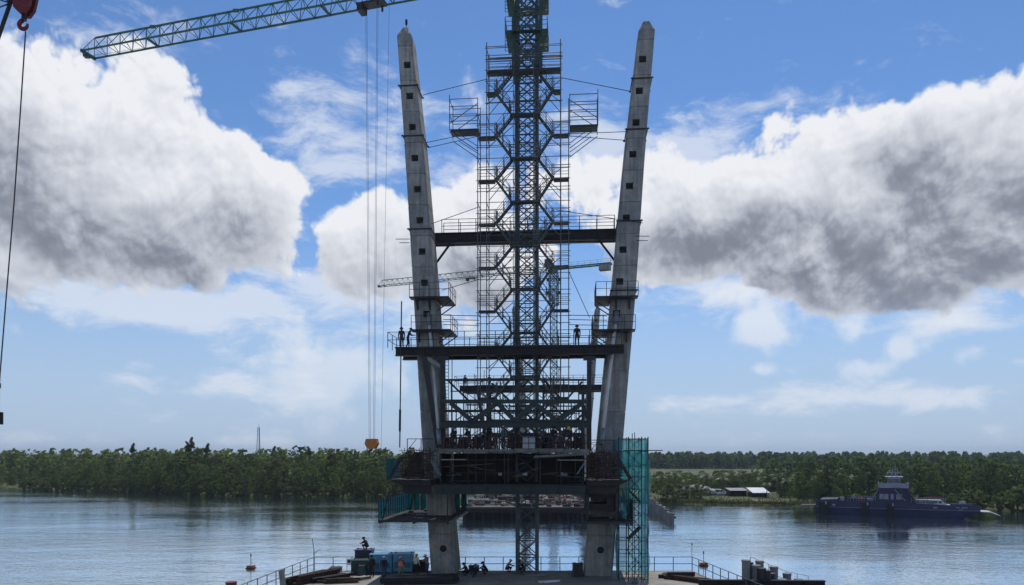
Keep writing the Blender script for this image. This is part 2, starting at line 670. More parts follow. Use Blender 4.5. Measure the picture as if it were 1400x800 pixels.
def make_water():
    m = bpy.data.materials.new('river_water')
    m.use_nodes = True
    nt = m.node_tree
    p = nt.nodes['Principled BSDF']
    p.inputs['Base Color'].default_value = (0.06, 0.095, 0.12, 1)
    p.inputs['Roughness'].default_value = 0.03
    p.inputs['IOR'].default_value = 2.0
    p.inputs['Specular IOR Level'].default_value = 0.5
    geo = nt.nodes.new('ShaderNodeNewGeometry')
    def nz(scale, detail, sx=1.0, sy=1.0):
        mp = nt.nodes.new('ShaderNodeMapping')
        mp.inputs['Scale'].default_value = (sx, sy, 1)
        mp.inputs['Rotation'].default_value = (0, 0, R(12))
        nt.links.new(geo.outputs['Position'], mp.inputs[0])
        n = nt.nodes.new('ShaderNodeTexNoise')
        n.inputs['Scale'].default_value = scale
        n.inputs['Detail'].default_value = detail
        n.inputs['Roughness'].default_value = .55
        nt.links.new(mp.outputs[0], n.inputs['Vector'])
        return S(nt, n.outputs[0])
    fine = nz(1.15, 3, 1.0, 1.7)
    mid = nz(0.22, 2, 1.0, 1.8)
    patch = nz(0.018, 3, .7, 2.2).ramp(.38, .66, lo=.3, hi=1.0)
    h = fine * .42 + mid * .55
    h = h * patch
    b = nt.nodes.new('ShaderNodeBump')
    b.inputs['Strength'].default_value = 1.0
    b.inputs['Distance'].default_value = WAVE
    nt.links.new(h.s, b.inputs['Height'])
    nt.links.new(b.outputs[0], p.inputs['Normal'])
    gl = nt.nodes.new('ShaderNodeBsdfGlossy')
    gl.inputs['Color'].default_value = (.88, .96, 1.0, 1)
    gl.inputs['Roughness'].default_value = .03
    nt.links.new(b.outputs[0], gl.inputs['Normal'])
    ms = nt.nodes.new('ShaderNodeMixShader')
    ms.inputs[0].default_value = .85
    nt.links.new(p.outputs[0], ms.inputs[1])
    nt.links.new(gl.outputs[0], ms.inputs[2])
    nt.links.new(ms.outputs[0], nt.nodes['Material Output'].inputs[0])
    mb = MB()
    mb.quad((-2500, -60, 0), (2500, -60, 0), (2500, 900, 0), (-2500, 900, 0))
    mb.build('water', m, kind='structure')


WAVE = 0.17
make_water()


def make_land():
    grass = mat('bank_grass_soil', (0.06, 0.08, 0.03), .95, var=.4, scale=.06, bump=.5, bscale=1.2, col2=(.13, .15, .055))
    me = bpy.data.meshes.new('bank_terrain')
    vs, fs = [], []
    rows = [0, 1.5, 4, 12, 40, 150, 500, 2000, 9000]
    prof = [-.6, .35, .7, .9, 1.0, 1.0, 1.0, 1.2, 1.5]
    # resample the shoreline finely with a ragged edge
    xs = []
    x = -900.0
    while x <= 900:
        xs.append(x)
        x += 4 if abs(x) < 240 else 25
    for x in xs:
        y0 = shore_y(x) + 2.2 * mnoise.noise(Vector((x * .13, 2, 0)))
        for r_, z in zip(rows, prof):
            vs.append((x * (1 + max(0, r_ - 100) / 900), y0 + r_, z + (.25 * mnoise.noise(Vector((x * .2, r_ * .2, 5))) if 0 < r_ < 100 else 0)))
    k = len(rows)
    for i in range(len(xs) - 1):
        for j in range(k - 1):
            a = i * k + j
            fs.append((a, a + k, a + k + 1, a + 1))
    me.from_pydata(vs, [], fs)
    me.materials.append(grass)
    me.update()
    o = bpy.data.objects.new('terrain', me)
    C.objects.link(o)
    o['kind'] = 'structure'


make_land()

# ---------------------------------------------------------------- trees
LEAF_A = mat('mangrove_leaf', (0.07, 0.108, 0.037), .75, spec=.15, var=.45, scale=.35, trans=(.5, (.17, .235, .068)), col2=(.155, .20, .072))
LEAF_B = mat('olive_leaf', (0.075, 0.098, 0.038), .75, spec=.15, var=.4, scale=.35, trans=(.5, (.18, .22, .08)), col2=(.17, .19, .085))
LEAF_C = mat('dark_evergreen_leaf', (0.055, 0.092, 0.042), .75, spec=.15, var=.4, scale=.35, trans=(.45, (.10, .155, .058)), col2=(.105, .15, .068))
LEAF_P = mat('palm_leaf', (0.05, 0.085, 0.022), .5, var=.35, scale=.5, trans=.35, col2=(.12, .16, .04))
BARK = mat('grey_bark', (0.11, 0.09, 0.07), .95, var=.3, scale=2, bump=.3)


def crown_mesh(name, seed, h0, h1, rad, nclump, nleaf, size, material, shape='round'):
    """leaf-sized faces clustered round many small branch ends"""
    rr = random.Random(seed)
    vs, fs = [], []
    clumps = []
    for i in range(nclump):
        t = rr.random()
        if shape == 'cone':
            rz = rad * (1 - t) ** .8 * .95 + .15
        elif shape == 'column':
            rz = rad * (.55 + .45 * math.sin(math.pi * min(1, t * .9 + .12)))
        else:
            rz = rad * math.sqrt(max(.04, 1 - (2 * t - .86) ** 2 / 1.32))
        a = rr.uniform(0, 6.283)
        rr_ = rz * math.sqrt(rr.uniform(.12, 1.0)) * rr.uniform(.8, 1.18)
        clumps.append((rr_ * math.cos(a), rr_ * math.sin(a), h0 + (h1 - h0) * t + rr.uniform(-.3, .3), rr.uniform(.4, 1.2) * rad * .20))
    for cx, cy, cz, cr in clumps:
        for k in range(nleaf):
            d = Vector((rr.gauss(0, 1), rr.gauss(0, 1), rr.gauss(0, .7)))
            p = Vector((cx, cy, cz)) + d * cr * .5
            n = (d.normalized() * .9 + Vector((rr.gauss(0, .6), rr.gauss(0, .6), rr.gauss(.15, .6)))).normalized()
            u = n.orthogonal().normalized()
            u.rotate(Matrix.Rotation(rr.uniform(0, 6.28), 3, n))
            w = n.cross(u)
            s = size * rr.uniform(.6, 1.35)
            i0 = len(vs)
            vs += [tuple(p - u * s), tuple(p + w * s * .5 + n * s * .15), tuple(p + u * s), tuple(p - w * s * .5 + n * s * .15)]
            fs.append((i0, i0 + 1, i0 + 2, i0 + 3))
    me = bpy.data.meshes.new(name)
    me.from_pydata(vs, [], fs)
    me.materials.append(material)
    me.update()
    return me, clumps


def trunk_mesh(seed, h, r0, clumps, nl):
    rr = random.Random(seed)
    mb = MB()
    pts = [Vector((0, 0, -.4))]
    for i in range(1, 6):
        pts.append(Vector((rr.uniform(-.12, .12) * i, rr.uniform(-.12, .12) * i, h * i / 5)))
    for i in range(5):
        mb.tube(pts[i], pts[i + 1], r0 * (1 - i * .17), 6, r0 * (1 - (i + 1) * .17))
    for cx, cy, cz, cr in rr.sample(clumps, min(nl, len(clumps))):
        k = min(4, max(1, int(cz / h * 5) - 1))
        mb.tube(pts[k], Vector((cx, cy, cz)), r0 * .32, 5, r0 * .08)
    me = bpy.data.meshes.new('trunk')
    me.from_pydata([tuple(v) for v in mb.v], [], mb.f)
    me.materials.append(BARK)
    return me


def tree_proto(seed, h0, h1, rad, nclump, nleaf, size, leaf, shape):
    cm, cl = crown_mesh('crown', seed, h0, h1, rad, nclump, nleaf, size, leaf, shape)
    tm = trunk_mesh(seed, h1 * .92, .16, cl, 12)
    return tm, cm


PROTO = {
    'mangrove_tree': [tree_proto(s_, 1.0, 10.6, 3.3, 92, 26, .26, LEAF_A, 'round') for s_ in (1, 2, 3)] + [tree_proto(s_, .6, 9.4, 2.6, 84, 25, .26, LEAF_B, 'column') for s_ in (4, 5)],
    'evergreen_tree': [tree_proto(s_, .8, 11.5, 2.4, 86, 25, .26, LEAF_C, 'column') for s_ in (6, 7)] + [tree_proto(8, 1.5, 13.0, 2.2, 56, 44, .22, LEAF_C, 'cone')],
    'bush': [tree_proto(s_, .1, 3.4, 2.2, 40, 40, .2, LEAF_B if s_ % 2 else LEAF_A, 'round') for s_ in (9, 10)],
}
TREE_N = [0]


def plant(kind, x, y, sc, label, group, z=.5, cat='tree', k=None):
    tm, cm = PROTO[kind][rnd.randrange(len(PROTO[kind])) if k is None else k]
    o = thing(kind, label, cat, (x, y, z), group, rnd.uniform(0, 6.28))
    s = sc * rnd.uniform(.92, 1.08)
    o.scale = (s * rnd.uniform(.92, 1.12), s * rnd.uniform(.92, 1.12), s)
    for nm, me in (('trunk', tm), ('crown', cm)):
        c = bpy.data.objects.new(nm, me)
        C.objects.link(c)
        c.parent = o
    return o


# left bank: a dense mangrove belt, rows of trees one behind the other
for row in range(4):
    x = -205.0
    while x < -10:
        y = shore_y(x) + .3 + row * 5.5 + rnd.uniform(-1.5, 1.5)
        px = 700 + x / y * FPX
        base = .62 + .35 * min(1, max(0, (px - 20) / 230))
        sc = base * (.66, .92, 1.06, 1.14)[row] * rnd.uniform(.76, 1.2)
        dark = row >= 2 and rnd.random() < .25
        if px > -40:
            if row == 0:
                plant('mangrove_tree', x, y, sc, 'rounded mangrove tree at the water line of the left bank', 'mangroves along the left water edge')
            elif dark:
                plant('evergreen_tree', x, y, sc * .92, 'dark evergreen rising out of the left bank wood', 'evergreens in the left bank wood', k=rnd.choice((0, 1)))
            else:
                plant('mangrove_tree', x, y, sc, 'green mangrove crown in the wood behind the left bank', 'mangroves deeper in the left bank wood')
        x += rnd.uniform(4.0, 6.0) * (1 + row * .1)
# low shrubs hanging over the water line
x = -190.0
while x < -14:
    y = shore_y(x) + rnd.uniform(-1.6, .6)
    if 700 + x / y * FPX > 30:
        plant('bush', x, y, rnd.uniform(.7, 1.15), 'low green shrub overhanging the water of the left bank', 'shrubs along the left water line', z=.1, cat='bush')
    x += rnd.uniform(2.6, 4.4)
for px, top, lab in ((262, 601, 'tallest pointed evergreen sticking out above the left bank wood'), (256, 606, 'slim evergreen just left of the tallest one above the left wood'), (284, 606, 'feathery evergreen just right of the tallest one above the left wood'),
                     (182, 610, 'small pointed evergreen standing above the far left of the wood'), (375, 608, 'pointed evergreen right of the lattice mast on the left bank'), (422, 609, 'pointed evergreen above the wood left of the yellow hook')):
    Y = 228
    p = at(px, top, Y)
    plant('evergreen_tree', p.x, Y, (p.z - .5) / 13.4, lab, None, k=2)

# right bank: tall dark trees behind the ferry
for row in range(4):
    x = 52.0
    while x < 160:
        y = shore_y(x) + 4 + row * 6 + rnd.uniform(-1.5, 1.5)
        px = 700 + x / y * FPX
        sc = (.52, .78, .9, .98)[row] * rnd.uniform(.88, 1.08) * (.72 if px < 1090 else .95)
        if px < 1480 and px > (1085 if row < 3 else 1060):
            plant('evergreen_tree' if rnd.random() < .7 else 'mangrove_tree', x, y, sc * .9, 'dark green tree in the wood behind the ferry', 'trees behind the ferry', k=rnd.choice((0, 1)))
        x += rnd.uniform(3.6, 5.4)

# palms and bushes by the landing
def palm_proto(seed, h):
    rr = random.Random(seed)
    mb = MB()
    top = Vector((rr.uniform(-.5, .5), rr.uniform(-.5, .5), h))
    mb.tube((0, 0, -.3), top * .5, .16, 6, .13)
    mb.tube(top * .5, top, .13, 6, .10)
    tm = bpy.data.meshes.new('trunk')
    tm.from_pydata([tuple(v) for v in mb.v], [], mb.f)
    tm.materials.append(BARK)
    fronds = []
    for i in range(15):
        a = i * 2.4 + rr.uniform(-.2, .2)
        lift = rr.uniform(.1, 1.2)
        L = rr.uniform(1.9, 2.6)
        vs, fs = [], []
        pts = []
        for k in range(7):
            t = k / 6
            r_ = L * t * math.cos(lift * (1 - t * .5))
            z = L * (math.sin(lift) * t - .75 * t * t)
            pts.append(top + Vector((r_ * math.cos(a), r_ * math.sin(a), z)))
        side = Vector((-math.sin(a), math.cos(a), 0))
        for k in range(1, 7):
            for sgn in (-1, 1):
                for h_ in (0, .5):
                    p = pts[k - 1].lerp(pts[k], h_ + .25)
                    w = .62 * math.sin(math.pi * min(.95, (k - 1 + h_) / 6 + .12))
                    q_ = p + side * sgn * w + (pts[k] - pts[k - 1]) * .5 + Vector((0, 0, -w * .45))
                    d = (pts[k] - pts[k - 1]) * .16
                    i0 = len(vs)
                    vs += [tuple(p - d), tuple(p + d), tuple(q_ + d * .3), tuple(q_ - d * .3)]
                    fs.append((i0, i0 + 1, i0 + 2, i0 + 3))
        me = bpy.data.meshes.new('frond')
        me.from_pydata(vs, [], fs)
        me.materials.append(LEAF_P)
        fronds.append(me)
    return tm, fronds


PALM = [palm_proto(s_, h_) for s_, h_ in ((21, 4.2), (22, 5.2), (23, 3.4))]


def palm(px, py_top, Y, label, group='palms along the landing'):
    x = (px - 700) * Y / FPX
    ztop = CAMZ + (620 - py_top) * Y / FPX
    k = rnd.randrange(3)
    tm, fr = PALM[k]
    o = thing('palm_tree', label, 'palm', (x, Y, .6), group, rnd.uniform(0, 6.28))
    s = (ztop - .6) / (4.2, 5.2, 3.4)[k] / 1.12
    o.scale = (max(s, .8), max(s, .8), s)
    for nm, me in [('trunk', tm)] + [('frond', f_) for f_ in fr]:
        c = bpy.data.objects.new(nm, me)
        C.objects.link(c)
        c.parent = o
for px, pt, Y in ((905, 650, 200), (921, 646, 205), (936, 655, 196), (968, 648, 205), (985, 652, 200), (1000, 646, 208), (1040, 652, 196), (1048, 660, 186), (1078, 654, 186), (1095, 646, 192), (1112, 640, 188), (1120, 650, 180), (1135, 646, 182), (1150, 642, 184), (1160, 652, 178), (1180, 646, 182), (1066, 648, 200)):
    palm(px, pt, Y, 'short coconut palm among the bushes on the right bank')
for px, py, sc in ((898, 676, .9), (912, 684, 1.15), (925, 683, 1.1), (945, 683, 1.0), (958, 684, 1.05), (905, 672, .9), (930, 668, .9), (948, 664, 1.0), (965, 668, .8), (985, 664, .9), (1005, 664, .9), (1025, 662, .9), (1062, 674, .9), (1078, 680, .9), (1092, 682, .9), (1105, 680, 1.0), (1120, 676, 1.0), (1140, 680, 1.0)):
    p = on_z(px, py, .6)
    plant('bush', p.x, p.y, sc * 1.1, 'leafy green bush on the right bank by the landing', 'bushes on the right bank', cat='bush')


# thicket between the landing and the meadow
for i in range(84):
    px = rnd.uniform(890, 1110)
    Y = rnd.uniform(200, 262)
    x = (px - 700) * Y / FPX
    plant('mangrove_tree', x, Y, rnd.uniform(.42, .6) * (1.15 if px > 1050 else 1), 'loose green small tree in the thicket behind the landing', 'thicket behind the landing')


x = 92.0
while x < 165:
    plant('bush', x, shore_y(x) + rnd.uniform(-1.5, 1.5), rnd.uniform(.9, 1.4), 'dark shrub at the water line right of the ferry', 'shrubs along the right water line', z=.1, cat='bush')
    x += rnd.uniform(2.2, 3.6)


def far_forest(name, x0, x1, yf, depth, hmin, hmax, n, seed, leaf, size=.9):
    rr = random.Random(seed)
    vs, fs = [], []
    for i in range(n):
        x = rr.uniform(x0, x1)
        y = yf(x) + rr.random() ** 1.5 * depth
        h = rr.uniform(hmin, hmax)
        rad = rr.uniform(2.2, 3.8)
        for k in range(64):
            t = rr.random() ** .7
            a = rr.uniform(0, 6.283)
            q_ = rad * (1 - t * t) ** .5 * rr.uniform(.5, 1) + .2
            p = Vector((x + q_ * math.cos(a), y + q_ * math.sin(a), 1 + h * t))
            nn = Vector((rr.gauss(0, 1), rr.gauss(-.3, 1), rr.gauss(.6, .8))).normalized()
            u = nn.orthogonal().normalized()
            w = nn.cross(u)
            s = size * rr.uniform(.6, 1.4)
            i0 = len(vs)
            vs += [tuple(p - u * s), tuple(p + w * s * .7), tuple(p + u * s), tuple(p - w * s * .7)]
            fs.append((i0, i0 + 1, i0 + 2, i0 + 3))
    me = bpy.data.meshes.new(name)
    me.from_pydata(vs, [], fs)
    me.materials.append(leaf)
    me.update()
    o = bpy.data.objects.new(name, me)
    C.objects.link(o)
    return tag(o, None, None, None, 'stuff')


o = far_forest('far_woodland', -60, 420, lambda x: 540 - .12 * x, 60, 7.5, 12.5, 900, 5, LEAF_C, 1.0)
tag(o, 'distant dark line of trees beyond the grass on the right', 'woodland')
o = far_forest('far_left_woodland', -420, -20, lambda x: shore_y(max(x, -890)) + 30, 60, 8.5, 13.0, 700, 6, LEAF_A, .7)
tag(o, 'continuous wood filling the land behind the left bank trees', 'woodland')
o = far_forest('far_right_woodland', 75, 320, lambda x: shore_y(x) + 26, 50, 8.0, 10.5, 450, 7, LEAF_C, .6)
tag(o, 'continuous wood filling the land behind the ferry', 'woodland')
# rough grass on the near part of the right bank
def grass_patch():
    rr = random.Random(3)
    vs, fs = [], []
    for i in range(9000):
        x = rr.uniform(22, 85)
        y = shore_y(x) + 1.0 + rr.random() ** 2 * 45
        h = rr.uniform(.25, .8)
        a = rr.uniform(0, 3.14)
        dx, dy = math.cos(a) * .22, math.sin(a) * .22
        i0 = len(vs)
        vs += [(x - dx, y - dy, .4), (x + dx, y + dy, .4), (x + rr.uniform(-.2, .2), y, .5 + h)]
        fs.append((i0, i0 + 1, i0 + 2))
    me = bpy.data.meshes.new('rough_grass')
    me.from_pydata(vs, [], fs)
    me.materials.append(mat('rough_grass_blades', (.09, .12, .035), .8, var=.4, scale=.2, trans=.35, col2=(.19, .2, .08)))
    o = bpy.data.objects.new('rough_grass', me)
    C.objects.link(o)
    tag(o, 'rough green grass on the right river bank', 'grass', kind='stuff')
grass_patch()

# ================================================================ NEAR PYLON
PLAT_Z = 2.0            # working platform level
DECK_Z = 12.35          # bridge deck level


def interp(tab, z):
    if z <= tab[0][0]:
        a, b = tab[0], tab[1]
    elif z >= tab[-1][0]:
        a, b = tab[-2], tab[-1]
    else:
        for a, b in zip(tab[:-1], tab[1:]):
            if a[0] <= z <= b[0]:
                break
    t = (z - a[0]) / (b[0] - a[0])
    return [a[i] + (b[i] - a[i]) * t for i in range(1, len(a))]


def leg_table(rows):
    out = []
    for py, l, r in rows:
        ul, z = PX(l, py, -1.3)
        ur, _ = PX(r, py, -1.3)
        out.append((z, ul, ur))
    return sorted(out)


LEG_L = leg_table([(43, 541, 560.5), (205, 552.5, 578.5), (400, 564.6, 595), (600, 576.5, 607), (787, 590, 624)])
LEG_R = leg_table([(35, 874, 896.5), (205, 854.2, 882.5), (400, 836.2, 869.4), (600, 816.8, 852), (787, 798, 837)])


def leg_dims(tab, z):
    ul, ur = interp(tab, z)
    d = 3.0 - (z - 2) / 46 * 1.0
    return ul, ur, d


def leg_ring(tab, z, shrink=0.0, c=.13):
    ul, ur, d = leg_dims(tab, z)
    ul += shrink
    ur -= shrink
    v0, v1 = -d / 2 + shrink, d / 2 - shrink
    return [(ul + c, v0), (ur - c, v0), (ur, v0 + c), (ur, v1 - c), (ur - c, v1), (ul + c, v1), (ul, v1 - c), (ul, v0 + c)]


def pylon_leg(tab, label, recess_px, ztop, captop, side):
    zb = PLAT_Z
    ul, ur, d = leg_dims(tab, zb)
    root = thing('pylon_leg', label, 'pylon leg', B((ul + ur) / 2, 0, zb))
    rec = []
    for px, py in recess_px:
        u, z = PX(px, py, -1.25)
        rec.append((z, u))
    rec.sort()
    # lift boundaries halfway between recesses, regular below
    step = rec[1][0] - rec[0][0]
    zs = [rec[0][0] - step / 2]
    for a, b in zip(rec[:-1], rec[1:]):
        zs.append((a[0] + b[0]) / 2)
    zs.append(rec[-1][0] + step * .62)
    z = zs[0]
    low = []
    n = round((z - zb) / 3.4)
    low = [zb + (z - zb) * i / n for i in range(n)]
    zs = low + zs + [ztop]
    for i, (z0, z1) in enumerate(zip(zs[:-1], zs[1:])):
        mb = MB()
        g = .05
        rings = [(z0, g), (z0 + g, 0), (z1 - g, 0), (z1, g)]
        RR = [leg_ring(tab, zz, sh) for zz, sh in rings]
        hole = next(((rz, ru) for rz, ru in rec if z0 < rz < z1), None)
        for k in range(3):
            za, zc = rings[k][0], rings[k + 1][0]
            A, D_ = RR[k], RR[k + 1]
            for e in range(8):
                f = (e + 1) % 8
                if e == 0 and k == 1 and hole:
                    continue
                mb.quad(B(*A[e], za), B(*A[f], za), B(*D_[f], zc), B(*D_[e], zc))
        if i == len(zs) - 2:
            mb.hexa([B(*p, z1) for p in RR[3]], [B(*p, z1 + .01) for p in RR[3]])
        if hole:
            rz, ru = hole
            hw, hh = .29, .27
            za, zc = rings[1][0], rings[2][0]
            A, D_ = RR[1], RR[2]
            def F(u, zz):
                t = (zz - za) / (zc - za)
                return B(u, A[0][1] + (D_[0][1] - A[0][1]) * t, zz)
            def UL(zz):
                t = (zz - za) / (zc - za)
                return A[0][0] + (D_[0][0] - A[0][0]) * t
            def UR(zz):
                t = (zz - za) / (zc - za)
                return A[1][0] + (D_[1][0] - A[1][0]) * t
            b0, b1 = rz - hh, rz + hh
            mb.quad(F(UL(za), za), F(UR(za), za), F(UR(b0), b0), F(UL(b0), b0))
            mb.quad(F(UL(b1), b1), F(UR(b1), b1), F(UR(zc), zc), F(UL(zc), zc))
            mb.quad(F(UL(b0), b0), F(ru - hw, b0), F(ru - hw, b1), F(UL(b1), b1))
            mb.quad(F(ru + hw, b0), F(UR(b0), b0), F(UR(b1), b1), F(ru + hw, b1))
            pk = MB()
            dep = 1.1
            c4 = [(ru - hw, b0), (ru + hw, b0), (ru + hw, b1), (ru - hw, b1)]
            for e in range(4):
                f = (e + 1) % 4
                p, q_ = F(*c4[e]), F(*c4[f])
                pk.quad(p, q_, q_ + AX * dep, p + AX * dep)
            pk.quad(*[F(*c) + AX * dep for c in c4])
            pk.build('anchor_recess', CONC_D, root)
        mb.build('concrete_lift', CONC if i % 3 else CONC_D, root)
    # chamfered cap
    mb = MB()
    lo = leg_ring(tab, ztop + .012, .04)
    ul, ur, d = leg_dims(tab, ztop)
    cu = (ul + ur) / 2
    hi = [(cu + (u - cu) * .45, v * .5) for u, v in lo]
    mb.hexa([B(*p, ztop + .012) for p in lo], [B(*p, captop) for p in hi])
    mb.build('cap', CONC, root)
    # bolt holes along the faces
    mb = MB()
    for z0 in zs[:-1]:
        for dz in (.35, 1.9):
            for fu in (.28, .72):
                zz = z0 + dz
                if zz > ztop - .3:
                    continue
                ul, ur, d = leg_dims(tab, zz)
                p = B(ul + (ur - ul) * fu, -d / 2 - .004, zz)
                mb.tube(p, p - AX * .02, .03, 7)
    mb.build('tie_hole', BLACK, root, kind='stuff')
    return root


recL = [(555.8 + 0.0845 * i * 42.8 - (0.0 if i < 5 else (i - 4) * .3), 87 + 42.8 * i) for i in range(9)]
recR = [(879 - 0.1035 * i * 43.7, 79 + 43.7 * i) for i in range(9)]
zt = PX(550, 43, -1.3)[1]
legL = pylon_leg(LEG_L, 'left concrete pylon leg, leaning outward, nearer of the two pylons', recL, zt, PX(550, 33, -1)[1], -1)
ztR = PX(885, 36, -1.3)[1]
legR = pylon_leg(LEG_R, 'right concrete pylon leg, leaning outward, nearer of the two pylons', recR, ztR, PX(885, 24, -1)[1], 1)

# round drain openings near the leg feet
for leg, px, py in ((legL, 606, 750), (legR, 821, 752)):
    mb = MB()
    p = Q(px, py, -1.52)
    mb.tube(p, p + AX * .3, .24, 14)
    mb.tube(p - AX * .03, p, .28, 14)
    mb.build('drain_opening', BLACK, leg)

# strap rings clamped round the legs (where the tie ropes are fixed)
def strap(tab, leg, py, pxmid, w=.07, out=.06):
    z = PX(pxmid, py, -1.2)[1]
    ul, ur, d = leg_dims(tab, z)
    e = out
    c = [(ul - e, -d / 2 - e), (ur + e, -d / 2 - e), (ur + e, d / 2 + e), (ul - e, d / 2 + e)]
    mb = MB()
    for i in range(4):
        a, b = c[i], c[(i + 1) % 4]
        ext = 0.12
        pa, pb = B(*a, z), B(*b, z)
        dd = (pb - pa).normalized() * ext
        mb.beam(pa - dd, pb + dd, w, w * 1.3)
    mb.build('strap_ring', STEEL, leg)
    return z


for py, pm in ((116, 560), (185, 566), (313, 573)):
    strap(LEG_L, legL, py, pm)
for py, pm in ((106, 876), (176, 868), (302, 858), (397, 852)):
    strap(LEG_R, legR, py, pm)
mb = MB()
p = B((legL.location.x), 0, 0)
ul, ur, d = leg_dims(LEG_L, zt)
p = B((ul + ur) / 2, 0, PX(550, 33, -1)[1] - .02)
mb.tube(p, p + Vector((0, 0, .65)), .03, 6)
mb.tube(p + Vector((0, 0, .55)), p + Vector((0, 0, .95)), .1, 8)
mb.build('beacon_rod', BLACK, legL)

# ---------------------------------------------------------------- far pylon: the same legs across the river
FARV = 118.4
farL = copy_tree(legL, legL.location + AX * FARV, label='left leg of the distant pylon, seen behind the crane mast')
farR = copy_tree(legR, legR.location + AX * FARV, label='right leg of the distant pylon, seen left of the near right leg')

# ---------------------------------------------------------------- platforms bracketed to the legs
def leg_platform(tab, py, pxm, sgn, label, rail_h=1.15, inner=1.25):
    z = PX(pxm, py, -2.2)[1]
    ul, ur, d = leg_dims(tab, z)
    if sgn < 0:
        u0, u1, ui, uo = ul - .15, ur + .05, ur, ur + inner
    else:
        u0, u1, ui, uo = ul - .05, ur + .15, ul, ul - inner
    root = thing('leg_platform', label, 'work platform', B((ul + ur) / 2, -d / 2 - .5, z))
    front, back = -d / 2 - .95, d / 2 + .25
    mb = MB()
    bbox(mb, min(u0, u1), max(u0, u1), front, -d / 2 - .02, z - .12, z)
    mb.build('front_deck', STEEL_B, root)
    mb = MB()
    a, b = sorted((ui + sgn * -.03, uo))
    bbox(mb, a, b, front, back, z - .13, z - .01)
    mb.build('side_deck', STEEL_B, root)
    for t in (.2, .75):
        mb = MB()
        u = ul + (ur - ul) * t
        mb.beam(B(u, -d / 2 - .02, z - .95), B(u, -d / 2 - .02, z - .12), .1, .12)
        mb.beam(B(u, -d / 2 - .05, z - .9), B(u, front + .1, z - .14), .08)
        mb.build('bracket', STEEL, root)
    for vv in (-d / 2 + .3, d / 2 - .3):
        mb = MB()
        mb.beam(B(ui, vv, z - 1.0), B(uo, vv, z - .15), .08)
        mb.build('bracket', STEEL, root)
    pts = [B(u0 if sgn < 0 else u1, front + .05, z), B(uo, front + .05, z), B(uo, back - .05, z)]
    rail_run(pts, rail_h, .85, root, .026, (1.0, .52))
    return root


leg_platform(LEG_L, 405, 585, -1, 'upper railed work platform clamped round the left pylon leg')
leg_platform(LEG_L, 450, 585, -1, 'lower railed work platform on the left pylon leg, above the long girder')
leg_platform(LEG_R, 404, 850, 1, 'upper railed work platform clamped round the right pylon leg')
leg_platform(LEG_R, 450, 850, 1, 'lower railed work platform on the right pylon leg, above the long girder')

# stay cables in pale ducts
def stay(p0, p1, label, r=.15):
    root = thing('stay_cable', label, 'stay cable', p1)
    MB().tube(p0, p1, r, 10).build('duct', DUCT, root, smooth=True)
    d = (p1 - p0).normalized()
    MB().tube(p0 - d * .1, p0 + d * 1.0, r * 1.35, 10).build('anchor_sleeve', GALV_L, root, smooth=True)
    MB().tube(p1 - d * 1.3, p1, r * 1.4, 10).build('lower_sleeve', GALV_L, root, smooth=True)
stay(Q(843, 428, -1.5), Q(822, 608, -4.2), 'pale stay cable duct running down the right pylon leg')
stay(Q(586, 430, -1.5), Q(601, 608, -4.2), 'pale stay cable duct running down the left pylon leg', .13)

# ---------------------------------------------------------------- high cross beam behind the crane mast
def cross_beam():
    v = 1.9
    ul, zb = PX(593, 335, v)
    ur, _ = PX(843, 335, v)
    zt_ = PX(718, 318, v)[1]
    root = thing('cross_beam', 'dark steel cross beam with guardrail high between the pylon legs', 'beam', B((ul + ur) / 2, v, zb))
    zm = (zb + zt_) / 2
    for dv in (-.35, .35):
        MB().ibeam(B(ul, v + dv, zm), B(ur, v + dv, zm), .42, zt_ - zb, .06, .05).build('girder', STEEL_B, root)
    for i in range(14):
        u = ul + (ur - ul) * (i + .5) / 14
        MB().beam(B(u, v - .57, zb + .06), B(u, v - .57, zt_ - .06), .03, .12).build('stiffener', STEEL_B, root)
    for s, ue in ((1, ul), (-1, ur)):
        mb = MB()
        mb.beam(B(ue + s * .1, v - .3, zb - 1.9), B(ue + s * 1.5, v - .3, zb - .02), .16)
        mb.build('knee_brace', STEEL_B, root)
        mb = MB()
        mb.beam(B(ue + s * .02, v - .3, zb - 2.2), B(ue + s * .02, v - .3, zb), .2)
        mb.build('knee_post', STEEL_B, root)
        mb = MB()
        mb.beam(B(ue + s * .15, v - .3, zb - .15), B(ue + s * 1.9, v - .3, zb - .15), .16)
        mb.build('seat_beam', STEEL_B, root)
    rail_run([B(ul + .8, v - .5, zt_), B(ur - .2, v - .5, zt_)], 1.15, 1.55, root, .03, (1, .5))
    rail_run([B(ul + .8, v + .5, zt_), B(ur - .2, v + .5, zt_)], 1.15, 1.55, root, .03, (1, .5))
cross_beam()

